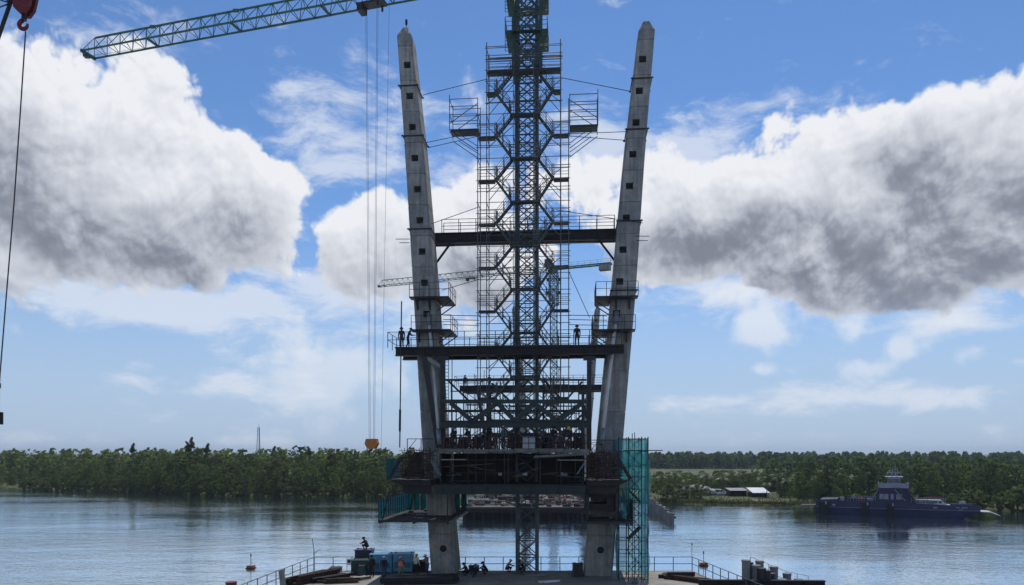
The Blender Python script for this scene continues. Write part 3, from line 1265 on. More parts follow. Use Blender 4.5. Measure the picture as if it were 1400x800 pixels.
# ---------------------------------------------------------------- the form traveller (front) and its twin further out
def traveller(dv, label, front=True):
    v0 = -3.2
    sh = AX * dv
    u0, z0 = PX(541, 487, v0)
    u1, _ = PX(853, 487, v0)
    z1 = PX(700, 474, v0)[1]
    root = thing('form_traveller', label, 'form traveller', B(0, v0, DECK_Z) + sh)
    zm = (z0 + z1) / 2
    h = z1 - z0

    def P(px, py, v=v0):
        return Q(px, py, v) + sh

    def part(name, fn, m_=STEEL):
        mb = MB()
        fn(mb)
        return mb.build(name, m_, root)
    for k, vv in enumerate((v0, v0 + 2.6)):
        part('long_girder', lambda mb: mb.ibeam(B(u0, vv, zm) + sh, B(u1, vv, zm) + sh, .5, h, .07, .06), STEEL_B)
    n = 20
    for i in range(n):
        u = u0 + (u1 - u0) * (i + .5) / n
        part('walkway_board', lambda mb: mb.hexa([B(u - .46, v0 - .25, z1 + .004) + sh, B(u + .46, v0 - .25, z1 + .004) + sh, B(u + .46, v0 + 2.9, z1 + .004) + sh, B(u - .46, v0 + 2.9, z1 + .004) + sh],
                                            [B(u - .46, v0 - .25, z1 + .06) + sh, B(u + .46, v0 - .25, z1 + .06) + sh, B(u + .46, v0 + 2.9, z1 + .06) + sh, B(u - .46, v0 + 2.9, z1 + .06) + sh]), PLANK)
        part('stiffener', lambda mb: mb.beam(B(u, v0 - .14, z0 + .08) + sh, B(u, v0 - .14, z1 - .08) + sh, .03, .18), STEEL_B)
    rail_run([B(u0 - .6, v0 - .2, z1) + sh, B(u1 - .2, v0 - .2, z1) + sh], 1.25, 1.22, root, .03, (1, .5))
    rail_run([B(u0 - .6, v0 - .2, z1) + sh, B(u0 - .6, v0 + 2.8, z1) + sh], 1.25, 1.3, root, .03, (1, .5))
    rail_run([B(u0 - .6, v0 + 2.8, z1) + sh, B(u1 - .2, v0 + 2.8, z1) + sh], 1.25, 1.22, root, .03, (1, .5))
    # side columns and leaning struts
    for px in (605.5, 805.5):
        part('column', lambda mb: mb.ibeam(P(px, 487, v0), P(px, 616, v0), .36, .42, .05, .05, up=AX), STEEL)
        part('column', lambda mb: mb.ibeam(P(px, 487, v0 + 2.6), P(px, 616, v0 + 2.6), .36, .42, .05, .05, up=AX), STEEL)
        part('column_head', lambda mb: mb.beam(P(px - 8, 490, v0), P(px + 8, 490, v0), .4, .3), STEEL)
    part('leaning_strut', lambda mb: mb.beam(P(580, 488, v0), P(600, 612, v0), .4, .4), STEEL)
    part('leaning_strut', lambda mb: mb.beam(P(583, 489, v0 + .1), P(604, 502, v0 + .1), .3, .3), CONC_D)
    part('leaning_strut', lambda mb: mb.beam(P(796, 552, v0 - .2), P(803, 572, v0 - .2), .3, .3), STEEL)
    # cross truss: two chords and zig-zag diagonals
    vt = v0 - .9
    part('upper_chord', lambda mb: mb.beam(P(602, 549, vt), P(804, 549, vt), .34, .30), STEEL_G)
    part('lower_chord', lambda mb: mb.ibeam(P(602, 580, vt), P(806, 580, vt), .45, .56, .07, .06), STEEL_G)
    nodes = [(616, 551), (646, 576), (680, 551), (704.5, 576), (730, 551), (762.5, 576), (796, 551)]
    for a, b in zip(nodes[:-1], nodes[1:]):
        part('diagonal', lambda mb: mb.beam(P(*a, vt), P(*b, vt), .26, .36), STEEL_G)
    # lighter rear truss and bracing above
    vr = v0 + 2.6
    part('rear_chord', lambda mb: mb.beam(P(606, 519.5, vr), P(802, 519.5, vr), .14, .16), STEEL)
    part('rear_chord', lambda mb: mb.beam(P(606, 562, vr), P(802, 562, vr), .18, .2), STEEL_G)
    for a, b in (((612, 520), (642, 549)), ((672, 524), (698, 549)), ((700, 549), (722, 520)), ((744, 520), (770, 549)), ((772, 549), (796, 522)), ((655, 562), (690, 586)), ((745, 586), (775, 562)), ((776, 586), (798, 565))):
        part('brace', lambda mb: mb.beam(P(*a, vr), P(*b, vr), .12, .16), STEEL)
    for px, y0, y1 in ((617, 519, 616), (624, 549, 616), (634, 519, 605), (643, 549, 616), (657, 519, 612), (671, 549, 616), (684, 519, 600), (744, 519, 616), (756, 549, 612), (771, 519, 616), (781, 549, 616), (791, 519, 612)):
        part('rear_post', lambda mb: mb.tube(P(px, y0, vr - .6), P(px + (px % 3) - 1, y1, vr - .6), .05, 6), STEEL)
    for a, b in (((610, 586), (640, 562)), ((640, 562), (668, 590)), ((705, 590), (735, 562)), ((735, 562), (765, 590)), ((616, 535), (700, 535)), ((738, 535), (800, 535)), ((606, 595), (802, 595)), ((640, 606), (676, 578)), ((752, 606), (788, 580))):
        part('rear_brace', lambda mb: mb.beam(P(*a, vr - .6), P(*b, vr - .6), .07, .09), STEEL)
    # ladder up the left column
    def ladder(mb):
        a, b = P(609, 490, v0 + .6), P(609, 612, v0 + .6)
        for du in (-.25, .25):
            mb.tube(a + AC * du, b + AC * du, .03, 5)
        for i in range(26):
            p = a.lerp(b, i / 25)
            mb.tube(p - AC * .25, p + AC * .25, .022, 5)
    part('ladder', ladder, GALV)
    return root


trav = traveller(0, 'near form traveller, dark girder and zig-zag truss between the pylon legs')
far_trav = copy_tree(trav, trav.location + AX * 34, label='farther form traveller frame showing through the near truss')

# ---------------------------------------------------------------- the unfinished deck
def deck():
    vF = -5.6
    root = thing('bridge_deck', 'unfinished concrete bridge deck with rusty rebar wings, in deep shade', 'bridge deck', B(0, vF, DECK_Z - 3))
    uL, uR = U(600, vF), U(806, vF)
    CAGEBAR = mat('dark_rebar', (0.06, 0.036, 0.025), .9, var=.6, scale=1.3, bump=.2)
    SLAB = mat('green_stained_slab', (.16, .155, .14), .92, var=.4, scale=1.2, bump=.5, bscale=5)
    def part(name, fn, m_, **k):
        mb = MB()
        fn(mb)
        return mb.build(name, m_, root, **k)
    zt_, zs = DECK_Z, DECK_Z - .34
    # slab edge poured in uneven bays
    n = 6
    for i in range(n):
        a, b = uL + (uR - uL) * i / n, uL + (uR - uL) * (i + 1) / n
        dz = rnd.uniform(-.03, .03)
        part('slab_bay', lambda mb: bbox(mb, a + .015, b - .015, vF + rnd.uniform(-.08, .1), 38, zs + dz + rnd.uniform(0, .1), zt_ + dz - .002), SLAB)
    # webs, end diaphragm and soffit forms
    part('diaphragm', lambda mb: bbox(mb, uL + .3, uR - .3, vF + 5.2, vF + 5.6, zs - 2.3, zs - .01), STEEL_B)
    for px in (612, 648, 671, 693, 716, 738, 760, 793):
        u = U(px, vF)
        part('form_soldier', lambda mb: mb.beam(B(u, vF + 1.2 + (px % 3), zs - 2.3), B(u, vF + 1.2 + (px % 3), zs - .02), .07, .1), STEEL)
    for z_, px0, px1 in ((zs - .45, 602, 636), (zs - .48, 762, 802)):
        part('ledge_form', lambda mb: bbox(mb, U(px0, vF), U(px1, vF), vF + .2, vF + 1.4, z_ - .08, z_), CONC_D)
    part('waler', lambda mb: mb.beam(B(uL, vF + 1.9, zs - 1.55), B(uR, vF + 1.9, zs - 1.55), .07, .09), STEEL)
    for px0, px1, py0, py1 in ((589, 600, 630, 650), (592, 603, 630, 650), (789, 800, 648, 632)):
        part('prop', lambda mb: mb.beam(Q(px0, py0, vF + .1), Q(px1, py1, vF + .1), .1, .1), GALV)
    # slab underside slopes, hanging rods, loose pipes and sheets: the clutter of the open end
    part('web_form', lambda mb: bbox(mb, uL + .02, uL + .14, vF + .2, vF + 5.2, zs - 2.3, zs - .02), STEEL_B)
    part('web_form', lambda mb: bbox(mb, uR - .14, uR - .02, vF + .2, vF + 5.2, zs - 2.3, zs - .02), STEEL_B)
    part('warped_sheet', lambda mb: mb.hexa([Q(729, 626, vF - .1), Q(806, 622, vF - .1), Q(806, 622, vF + 2), Q(733, 628, vF + 2)], [Q(731, 623, vF - .1), Q(806, 618.5, vF - .1), Q(806, 619, vF + 2), Q(734, 625, vF + 2)]), SLAB)
    for px, py0, py1, vv in ((618, 487, 664, -3.6), (640, 551, 664, -4.6), (664, 580, 664, -5.2), (690, 580, 664, -5.2), (738, 580, 664, -5.2), (766, 580, 664, -5.2), (786, 551, 664, -4.6), (797, 560, 664, -5.2), (630, 560, 618, -3.0), (703, 585, 620, -4.6), (750, 585, 620, -4.4)):
        part('suspension_bar', lambda mb: mb.tube(Q(px, py0, vv), Q(px + rnd.uniform(-1, 1), py1, vv - .2), .032, 6), STEEL)
    for k in range(16):
        px = rnd.uniform(604, 798)
        z_ = zs - rnd.uniform(.3, 2.2)
        d_ = Vector((rnd.gauss(0, .9), 0, rnd.gauss(0, .12)))
        p = B(U(px, vF + 1), vF + rnd.uniform(.3, 2.0), z_)
        part('loose_pipe', lambda mb: mb.tube(p - d_, p + d_, rnd.uniform(.02, .05), 6), RUST if k % 2 else GALV)
    for k in range(7):
        px = rnd.uniform(606, 790)
        p = B(U(px, vF + 1.4), vF + rnd.uniform(.8, 2.6), zs - 1.62)
        part('bracket_plate', lambda mb: mb.box(p, rnd.uniform(.25, .6), .05, rnd.uniform(.12, .3), rnd.uniform(-.2, .2)), GALV_L if k % 3 == 0 else STEEL)
    for k in range(10):
        px = 604 + k * 20 + rnd.uniform(-4, 4)
        p = B(U(px, vF - .5), vF - .55, PX(px, 670, vF)[1])
        part('girder_stiffener', lambda mb: mb.beam(p - Vector((0, 0, .26)), p + Vector((0, 0, .26)), .03, .2), STEEL_G)
    # soffit
    part('soffit_form', lambda mb: bbox(mb, uL - .1, uR + .1, vF, 38, zs - 2.75, zs - 2.35), STEEL_B)
    # bottom carrying girder across the front
    zg1, zg0 = PX(700, 664, vF - .3)[1], PX(700, 676, vF - .3)[1]
    part('carrying_girder', lambda mb: mb.ibeam(B(U(596, vF), vF - .3, (zg0 + zg1) / 2), B(U(800, vF), vF - .3, (zg0 + zg1) / 2), .5, zg1 - zg0, .08, .06), STEEL_G)
    part('carrying_girder', lambda mb: mb.ibeam(B(U(596, vF), vF + 5, (zg0 + zg1) / 2), B(U(800, vF), vF + 5, (zg0 + zg1) / 2), .5, zg1 - zg0, .08, .06), STEEL_G)
    # wings: rebar cages in sloping side forms, left and right
    for sgn, pin, pout, tipx in ((-1, 589, 549, 532), (1, 803, 845, 862)):
        zc1 = PX(pin, 616 if sgn < 0 else 618, vF)[1]
        zc0 = PX(pin, 655, vF)[1]
        ui, uo, ut = U(pin, vF), U(pout, vF), U(tipx, vF)
        # cage bars one by one
        k = 0
        for i in range(17):
            t = i / 16
            u = ui + (uo - ui) * t
            for vv in (vF + .1, vF + .9):
                part('rebar_upright', lambda mb: mb.tube(B(u + rnd.uniform(-.12, .12), vv, zc0 + rnd.uniform(-.1, .05)), B(u + rnd.uniform(-.28, .28), vv, zc1 + rnd.uniform(-.35, .3)), .024, 5), CAGEBAR)
        for j in range(11):
            z_ = zc0 + (zc1 - zc0) * (j + .5) / 11
            for vv in (vF + .04, vF + .96):
                part('rebar_tie', lambda mb: mb.tube(B(ui + rnd.uniform(-.1, .4) * (1 if uo > ui else -1), vv, z_ + rnd.uniform(-.12, .12)), B(uo + (ut - uo) * (1 - j / 10) * .55 + rnd.uniform(-.3, .2), vv, z_ + rnd.uniform(-.15, .15)), .022, 5), CAGEBAR)
        def tangle(mb):
            for i in range(150):
                u = ui + (uo - ui) * rnd.random()
                z_ = zc0 + (zc1 - zc0) * rnd.random()
                d_ = Vector((rnd.gauss(0, .5), rnd.gauss(0, .4), rnd.gauss(0, .4)))
                p = B(u, vF + .2 + rnd.random() * 2.2, z_)
                mb.tube(p - d_ * .5, p + d_ * .5, .017, 4)
        part('rebar_tangle', tangle, CAGEBAR, kind='stuff')
        part('wing_back_form', lambda mb: mb.hexa([B(ui, vF + 4.4, zc0), B(ut, vF + 4.4, zc0), B(ut, vF + 4.5, zc0), B(ui, vF + 4.5, zc0)],
                                                  [B(ui, vF + 4.4, zc1 - .1), B(uo, vF + 4.4, zc1 - .1), B(uo, vF + 4.5, zc1 - .1), B(ui, vF + 4.5, zc1 - .1)]), STEEL_B)
        part('wing_soffit', lambda mb: mb.hexa([B(ui, vF - .1, zc0 - .5), B(uo, vF - .1, zc0 - .5), B(uo, vF + 9, zc0 - .5), B(ui, vF + 9, zc0 - .5)],
                                               [B(ui, vF - .1, zc0 - .06), B(ut, vF - .1, zc0 - .06), B(ut, vF + 9, zc0 - .06), B(ui, vF + 9, zc0 - .06)]), STEEL_B)
        part('edge_form', lambda mb: mb.beam(B(ut, vF, zc0), B(uo, vF, zc1 - .5), .12, .25), STEEL_B)
        # torn board ends under the cage
        for i in range(9):
            u = ui + (uo - ui) * (i + rnd.random() * .6) / 9
            part('board_end', lambda mb: mb.box(B(u, vF - .2, zc0 - .05 + rnd.uniform(-.03, .05)), rnd.uniform(.2, .5), .4, .05, rnd.uniform(-.5, .5)), CONC_D)
        # lower form block between wing and hanging platform
        zl = PX(pin, 676, vF)[1]
        part('side_form', lambda mb: mb.hexa([B(ui, vF + .3, zl), B(uo + (ui - uo) * .1, vF + .3, zl), B(uo + (ui - uo) * .1, vF + 8, zl), B(ui, vF + 8, zl)],
                                             [B(ui, vF + .3, zc0 - .52), B(uo, vF + .3, zc0 - .52), B(uo, vF + 8, zc0 - .52), B(ui, vF + 8, zc0 - .52)]), STEEL_B)
        # hand rail frame on the wing
        a, b = sorted((U(556, vF), U(594, vF))) if sgn < 0 else sorted((U(806, vF), U(840, vF)))
        rail_run([B(a, vF + .2, zc1 - .1), B(b, vF + .2, zc1 - .1)], 1.0, 1.2, root, .035, (1,))
        part('rail_stay', lambda mb: mb.tube(B(a, vF + .2, zc1), B(a + .7, vF + .2, zc1 + .85), .025, 5), STEEL)
    # teal screens at the left wing tip
    for i in range(5):
        a = U(529 + i * 3.4, vF) 
        p0, p1 = Q(528 + i * 3.6, 655, vF + 1.2 + i * .9), Q(528 + i * 3.6, 627, vF + 1.2 + i * .9)
        w = AC * .0 + AX * .8
        part('teal_screen', lambda mb: mb.hexa([p0, p0 + AC * .03, p0 + AC * .03 + w, p0 + w], [p1, p1 + AC * .03, p1 + AC * .03 + w, p1 + w]), TEAL)
    return root


deck_root = deck()


def rebar_starters():
    """bars standing out of the fresh deck"""
    mb = MB()
    for i in range(520):
        px = rnd.uniform(606, 800)
        v = rnd.uniform(-4.8, 2.5)
        u = U(px, v)
        h = rnd.uniform(.5, 1.25)
        p = B(u, v, DECK_Z - .05)
        mb.tube(p, p + Vector((rnd.gauss(0, .08), rnd.gauss(0, .08), h)), .022, 4)
    for i in range(150):
        px = rnd.uniform(606, 800)
        v = rnd.uniform(-4.8, 2.5)
        p = B(U(px, v), v, DECK_Z + rnd.uniform(.1, 1.0))
        d_ = Vector((rnd.gauss(0, .7), rnd.gauss(0, .4), rnd.gauss(0, .2)))
        mb.tube(p - d_, p + d_, .02, 4)
    mb.build('rebar_starters', RUST, deck_root, kind='stuff')
    MB2 = MB()
    # low parapet cage along the front
    for px in range(606, 800, 9):
        u = U(px, -5.2)
        m1 = MB()
        m1.tube(B(u, -5.2, DECK_Z), B(u, -5.2, DECK_Z + .95), .03, 5)
        m1.build('edge_post', STEEL, deck_root)
    for h in (.45, .9):
        m1 = MB()
        m1.tube(B(U(604, -5.2), -5.2, DECK_Z + h), B(U(802, -5.2), -5.2, DECK_Z + h), .025, 5)
        m1.build('edge_rail', STEEL, deck_root)
rebar_starters()

# ---------------------------------------------------------------- hanging platforms below the wings
def hang_platform(sgn, label):
    vF = -5.6
    z = PX(560, 711, vF)[1]
    ua, ub = (U(517, vF), U(614, vF)) if sgn < 0 else (U(797, vF), U(866, vF))
    vB = 5.0
    root = thing('hanging_platform', label, 'work platform', B((ua + ub) / 2, vF, z))
    for i in range(12):
        v0 = vF + (vB - vF) * i / 12
        v1 = vF + (vB - vF) * (i + 1) / 12 - .05
        mb = MB()
        dz = rnd.uniform(-.02, .03)
        bbox(mb, ua + rnd.uniform(0, .1), ub - rnd.uniform(0, .15), v0, v1, z - .08 + dz, z + dz)
        mb.build('floor_board', PLANK, root)
    for u in (ua + .1, (ua + ub) / 2, ub - .1):
        mb = MB()
        mb.beam(B(u, vF, z - .2), B(u, vB, z - .2), .14, .2)
        mb.build('bearer', STEEL, root)
    mb = MB()
    mb.beam(B(ua, vF - .06, z - .1), B(ub, vF - .06, z - .1), .1, .16)
    mb.build('edge_beam', STEEL, root)
    # teal sheeting along the outer side and the back, sheet by sheet
    uo = ua if sgn < 0 else ub
    H = 1.55
    n = 14
    for i in range(n):
        v0 = vF + (vB - vF) * i / n
        v1 = vF + (vB - vF) * (i + 1) / n - .05
        mb = MB()
        k = 6
        for j in range(k):
            a, b = v0 + (v1 - v0) * j / k, v0 + (v1 - v0) * (j + 1) / k
            o0, o1 = (.03 if j % 2 else 0), (0 if j % 2 else .03)
            mb.quad(B(uo + o0, a, z + .02), B(uo + o1, b, z + .02), B(uo + o1, b, z + H), B(uo + o0, a, z + H))
        mb.build('teal_sheet', TEAL, root)
        mb = MB()
        mb.beam(B(uo - sgn * .05, v0, z), B(uo - sgn * .05, v0, z + H + .1), .06, .06)
        mb.build('fence_post', STEEL, root)
    for h in (.5, 1.4):
        mb = MB()
        mb.beam(B(uo - sgn * .07, vF, z + h), B(uo - sgn * .07, vB, z + h), .05, .05)
        mb.build('fence_rail', STEEL, root)
    if sgn < 0:
        uu = ua
        i = 0
        while uu < ub - .3:
            mb = MB()
            mb.hexa([B(uu, vB - .02, z + .02), B(uu + .42, vB - .02, z + .02), B(uu + .42, vB, z + .02), B(uu, vB, z + .02)],
                    [B(uu, vB - .02, z + 1.7), B(uu + .42, vB - .02, z + 1.7), B(uu + .42, vB, z + 1.7), B(uu, vB, z + 1.7)])
            mb.build('teal_sheet', TEAL, root)
            mb = MB()
            mb.beam(B(uu, vB - .08, z), B(uu, vB - .08, z + 2.0), .08, .08)
            mb.build('fence_post', STEEL, root)
            uu += .62
    # hangers up to the deck
    for u in (ua + .25, ub - .2):
        for vv in (vF + .4, vB - .5):
            mb = MB()
            zz = DECK_Z - 3.0
            mb.tube(B(u, vv, z), B(u + (0 if abs(u) < 8 else -.6 * (1 if u > 0 else -1)), vv, zz), .045, 6)
            mb.build('hanger_rod', STEEL, root)
    # loose boards and sheeting
    for i in range(9):
        mb = MB()
        mb.box(B(rnd.uniform(ua + .6, ub - .5), rnd.uniform(vF + .3, vB - 1), z + .06 + rnd.uniform(0, .15)), rnd.uniform(.6, 1.6), rnd.uniform(.2, .5), .05, rnd.uniform(0, 3))
        mb.build('loose_board', PLANK if i % 2 else CONC_D, root)
    return root


hang_platform(-1, 'hanging work platform with teal sheet fence, left under the deck')
hang_platform(1, 'hanging work platform with teal sheet fence, right under the deck')

# dark form block on the right, with its opening, beside the leg
def side_box():
    vF = -4.6
    u0, u1 = U(800, vF), U(846, vF)
    z1, z0 = PX(820, 659, vF)[1], PX(820, 706, vF)[1]
    root = thing('form_block', 'dark steel form box with an opening, beside the right leg under the deck', 'formwork', B((u0 + u1) / 2, vF, z0))
    zo0, zo1 = PX(820, 689, vF)[1], PX(820, 680, vF)[1]
    uo0, uo1 = U(806, vF), U(830, vF)
    for nm, a, b, c, d in (('lower_panel', u0, u1, z0 + .4, zo0), ('upper_panel', u0, u1, zo1, z1), ('side_panel', u0, uo0, zo0 + .003, zo1 - .003), ('side_panel', uo1, u1, zo0 + .003, zo1 - .003)):
        mb = MB()
        bbox(mb, a, b, vF, vF + 2.2, c, d)
        mb.build(nm, STEEL_B, root)
    for px in (803, 843):
        mb = MB()
        mb.beam(Q(px, 655, vF - .2), Q(px, 711, vF - .2), .22, .22)
        mb.build('hanger_column', STEEL, root)
side_box()


# ---------------------------------------------------------------- access scaffold of the farther traveller
def far_access():
    v0, v1 = 31.5, 33.0
    for px0, px1, lab in ((637, 660, 'dark access scaffold left behind the near truss'), (742, 764, 'dark access scaffold right of the mast behind the near truss')):
        u0, u1 = U(px0, v0), U(px1, v0)
        zt_ = PX(650, 521, v0)[1]
        root = thing('access_scaffold', lab, 'scaffold', B((u0 + u1) / 2, v0, DECK_Z))
        for u in (u0, (u0 + u1) / 2, u1):
            for v in (v0, v1):
                MB().tube(B(u, v, DECK_Z), B(u, v, zt_ + rnd.uniform(.2, 1.6)), .045, 6).build('standard', SCAF, root)
        n = 6
        for k in range(n + 1):
            z = DECK_Z + (zt_ - DECK_Z) * k / n
            for v in (v0, v1):
                MB().tube(B(u0, v, z), B(u1, v, z), .04, 5).build('ledger', SCAF, root)
            if k < n:
                z2 = DECK_Z + (zt_ - DECK_Z) * (k + 1) / n
                a, b = (u0, u1) if k % 2 else (u1, u0)
                MB().tube(B(a, v0, z), B(b, v0, z2), .04, 5).build('brace', SCAF, root)
                mb = MB()
                bbox(mb, u0, u1, v0 + .2, v1 - .2, z - .1, z - .04)
                mb.build('landing', PLANK, root)
far_access()

# ================================================================ TOWER CRANES
def mast_section_mesh(w, h, panels, chord, brace, m_):
    mb = MB()
    hw = w / 2
    for sx in (-1, 1):
        for sy in (-1, 1):
            mb.beam((sx * hw, sy * hw, 0), (sx * hw, sy * hw, h - .01), chord, chord)
    cor = [(-hw, -hw), (hw, -hw), (hw, hw), (-hw, hw)]
    ph = h / panels
    for i in range(panels):
        z0, z1 = i * ph, (i + 1) * ph
        for e in range(4):
            a, b = cor[e], cor[(e + 1) % 4]
            mb.beam((*a, z0), (*b, z0), brace, brace)
            mb.beam((*a, z0), (*b, z1), brace, brace)
            mb.beam((*b, z0), (*a, z1), brace, brace)
    # inner ladder
    for dx in (-.2, .2):
        mb.tube((dx, .35, 0), (dx, .35, h), .025, 4)
    for k in range(int(h / .3)):
        mb.tube((-.2, .35, k * .3), (.2, .35, k * .3), .018, 4)
    me = bpy.data.meshes.new('mast_section')
    me.from_pydata([tuple(v) for v in mb.v], [], mb.f)
    me.materials.append(m_)
    return me


def tower_crane(base, ztop, jib_end, jib_rear, label, trolley_t, mast_mat, jib_mat, hook_z=None, w=1.62, cage=True):
    root = thing('tower_crane', label, 'tower crane', base, None, -TH)
    root.rotation_euler = (0, 0, 0)
    sh = 4.2
    me = mast_section_mesh(w, sh, 3, .23, .075, mast_mat)
    n = int((ztop - 3.0 - base.z) / sh)
    for i in range(n):
        inst(me, 'mast_section', root, base + Vector((0, 0, i * sh)), (0, 0, -TH))
    z = base.z + n * sh
    rest = ztop - z
    me2 = mast_section_mesh(w, rest, 2, .19, .075, mast_mat)
    inst(me2, 'mast_section', root, Vector((base.x, base.y, z)), (0, 0, -TH))
    if cage:
        # climbing cage with railed platforms near the top
        zc0, zc1 = ztop - 7.8, ztop - .4
        me3 = mast_section_mesh(w + .62, zc1 - zc0, 3, .2, .1, CAGE)
        inst(me3, 'climbing_cage', root, Vector((base.x, base.y, zc0)), (0, 0, -TH))
        for zp in (ztop - 4.9, ztop - 1.7):
            hw, hi_ = 1.72, 1.22
            c = [(-hw, -hw), (hw, -hw), (hw, hw), (-hw, hw)]
            def W(p, zz=zp):
                return Vector((base.x + p[0] * cT + p[1] * sT, base.y - p[0] * sT + p[1] * cT, zz))
            for e in range(4):
                a, b = Vector(c[e]), Vector(c[(e + 1) % 4])
                ai, bi = a * (hi_ / hw), b * (hi_ / hw)
                mb = MB()
                mb.hexa([W(a), W(b), W(bi), W(ai)], [W(a, zp + .06), W(b, zp + .06), W(bi, zp + .06), W(ai, zp + .06)])
                mb.build('cage_walkway', CAGE, root)
            rail_run([W(c[k % 4], zp + .06) for k in range(5)], 1.1, 1.2, root, .024, (1, .66, .33), CAGE)
            for sgn in (-1, 1):
                mb = MB()
                for kk in range(7):
                    p0 = W((sgn * hw, -hw + .1), zp + .1 - kk * .28)
                    mb.tube(p0, W((sgn * 1.22, -hw + .1), zp + .1 - kk * .28), .025, 4)
                for uu in (hw, 1.22):
                    mb.tube(W((sgn * uu, -hw + .1), zp + .1), W((sgn * uu, -hw + .1), zp - 1.6), .025, 4)
                mb.build('hanging_ladder', CAGE, root)
    # slewing unit and cab
    mb = MB()
    mb.tube(Vector((base.x, base.y, ztop)), Vector((base.x, base.y, ztop + .7)), 1.1, 16)
    mb.build('slewing_ring', jib_mat, root)
    jd = (jib_end - jib_rear)
    jd.z = 0
    jd.normalize()
    js = Vector((-jd.y, jd.x, 0))
    zj = ztop + .9
    mb = MB()
    mb.box(Vector((base.x, base.y, ztop + .9)) + js * 1.5 + jd * .8 + Vector((0, 0, 1.0)), 1.5, 1.7, 2.0, math.atan2(jd.y, jd.x))
    mb.build('cab', [GLASS], root)
    # jib: triangular truss, two lower chords and one upper, cell by cell
    b0 = Vector((base.x, base.y, jib_end.z))
    L = (jib_end - b0).length
    cell = 1.55
    nc = int(L / cell)
    hb, hh = .78, 1.55
    seg = 6
    pts = [b0 + jd * (L * i / nc) for i in range(nc + 1)]
    up = Vector((0, 0, 1))
    for s0 in range(0, nc, seg):
        s1 = min(nc, s0 + seg)
        mb = MB()
        a, b = pts[s0], pts[s1]
        mb.beam(a + js * hb, b + js * hb, .13, .13)
        mb.beam(a - js * hb, b - js * hb, .13, .13)
        mb.build('lower_chord', jib_mat, root)
        mb = MB()
        end = b if s1 < nc else b - jd * .9
        mb.beam(a + up * hh, end + up * hh, .14, .14)
        mb.build('upper_chord', jib_mat, root)
        mb = MB()
        for i in range(s0, s1):
            m_ = (pts[i] + pts[i + 1]) / 2 + up * hh
            for sg in (-1, 1):
                mb.tube(pts[i] + js * hb * sg, m_, .035, 5)
                mb.tube(pts[i + 1] + js * hb * sg, m_, .035, 5)
            mb.tube(pts[i] + js * hb, pts[i] - js * hb, .04, 5)
            mb.tube(pts[i] + js * hb, pts[i + 1] - js * hb, .03, 5)
        mb.build('lacing', jib_mat, root)
        if s0:
            mb = MB()
            mb.beam(a + js * hb, a - js * hb, .16, .2)
            mb.box(a + up * hh, .5, .25, .22)
            mb.build('section_pin', jib_mat, root)
    mb = MB()
    e = pts[-1]
    mb.beam(e + js * (hb + .1), e - js * (hb + .1), .22, .28)
    mb.tube(e, e + up * .9, .03, 5)
    mb.box(e + jd * .2 - up * .1, .5, .5, .3)
    mb.build('jib_nose', jib_mat, root)
    # counter jib
    L2 = (jib_rear - b0).length
    mb = MB()
    for sg in (-1, 1):
        mb.beam(b0 + js * hb * sg, b0 - jd * L2 + js * hb * sg, .2, .3)
    for i in range(9):
        p = b0 - jd * (L2 * i / 8)
        mb.beam(p + js * hb, p - js * hb, .12, .12)
    mb.build('counter_jib', jib_mat, root)
    mb = MB()
    mb.box(b0 - jd * (L2 - 1.6) - up * .7, 2.6, 1.5, 1.6, math.atan2(jd.y, jd.x))
    mb.build('counterweight', CONC_D, root)
    rail_run([b0 - jd * 1.5 + js * hb, b0 - jd * L2 + js * hb], 1.0, 1.6, root, .03, (1, .5), jib_mat, joined=True)
    # trolley
    tp = b0 + jd * (L * trolley_t) - up * .25
    mb = MB()
    mb.box(tp, 2.6, 1.0, .2, math.atan2(jd.y, jd.x))
    for k in (-1, 1):
        for g in (-1, 1):
            mb.tube(tp + jd * k * .8 + js * g * .45 - up * .1, tp + jd * k * .8 + js * g * .45 - up * .5, .1, 6)
    mb.box(tp + jd * 1.0 - up * .35, .5, 1.0, .5, math.atan2(jd.y, jd.x))
    mb.build('trolley', STEEL, root)
    if hook_z is not None:
        hp = Vector((tp.x, tp.y, hook_z))
        for k, du in ((-1, -.55), (1, .55)):
            for g in (-.12, .12):
                mb = MB()
                mb.tube(tp + jd * du + js * g - up * .2, hp + jd * du * .38 + js * g + up * .5, .014, 5)
                mb.build('hoist_rope', ROPE, root)
        mb = MB()
        mb.tube(tp + jd * -1.7 + up * .1, hp + jd * -.9 - up * .5 + up * 0, .012, 5)
        mb.build('tag_line', ROPE, root)
        hb_ = MB()
        for g in (-.16, .16):
            c = hp + js * g
            ring = []
            for (a_, z_) in ((-.5, .55), (.5, .55), (.62, .1), (.35, -.35), (-.35, -.35), (-.62, .1)):
                ring.append(c + jd * a_ + up * z_)
            hb_.hexa([p - js * .06 for p in ring], [p + js * .06 for p in ring])
        for k in (-.3, .3):
            hb_.tube(hp + jd * k + up * .2 - js * .12, hp + jd * k + up * .2 + js * .12, .3, 12)
        hk = hb_.build('hook_block', HOOKY, root)
        h2 = MB()
        pr = None
        for i in range(13):
            t = math.radians(90 - i * 22)
            p = hp - up * .78 + jd * (.3 * math.cos(t)) + up * (.3 * math.sin(t))
            if pr is not None:
                h2.tube(pr, p, .075 - i * .002, 7)
            pr = p
        h2.tube(hp - up * .3, hp - up * .5, .08, 7)
        h2.build('hook', STEEL, hk)
        h3 = MB()
        h3.tube(hp - up * 1.05, hp - up * 6.6, .022, 5)
        h3.build('sling', ROPE, hk)
    # pendant line under the jib
    mb = MB()
    q_ = [b0 + jd * (L * t) - up * (.15 + .5 * math.sin(math.pi * t)) for t in (.32, .45, .6, .75, .9, .99)]
    mb.path(q_, .015, 4)
    mb.build('trolley_rope', ROPE, root)
    return root


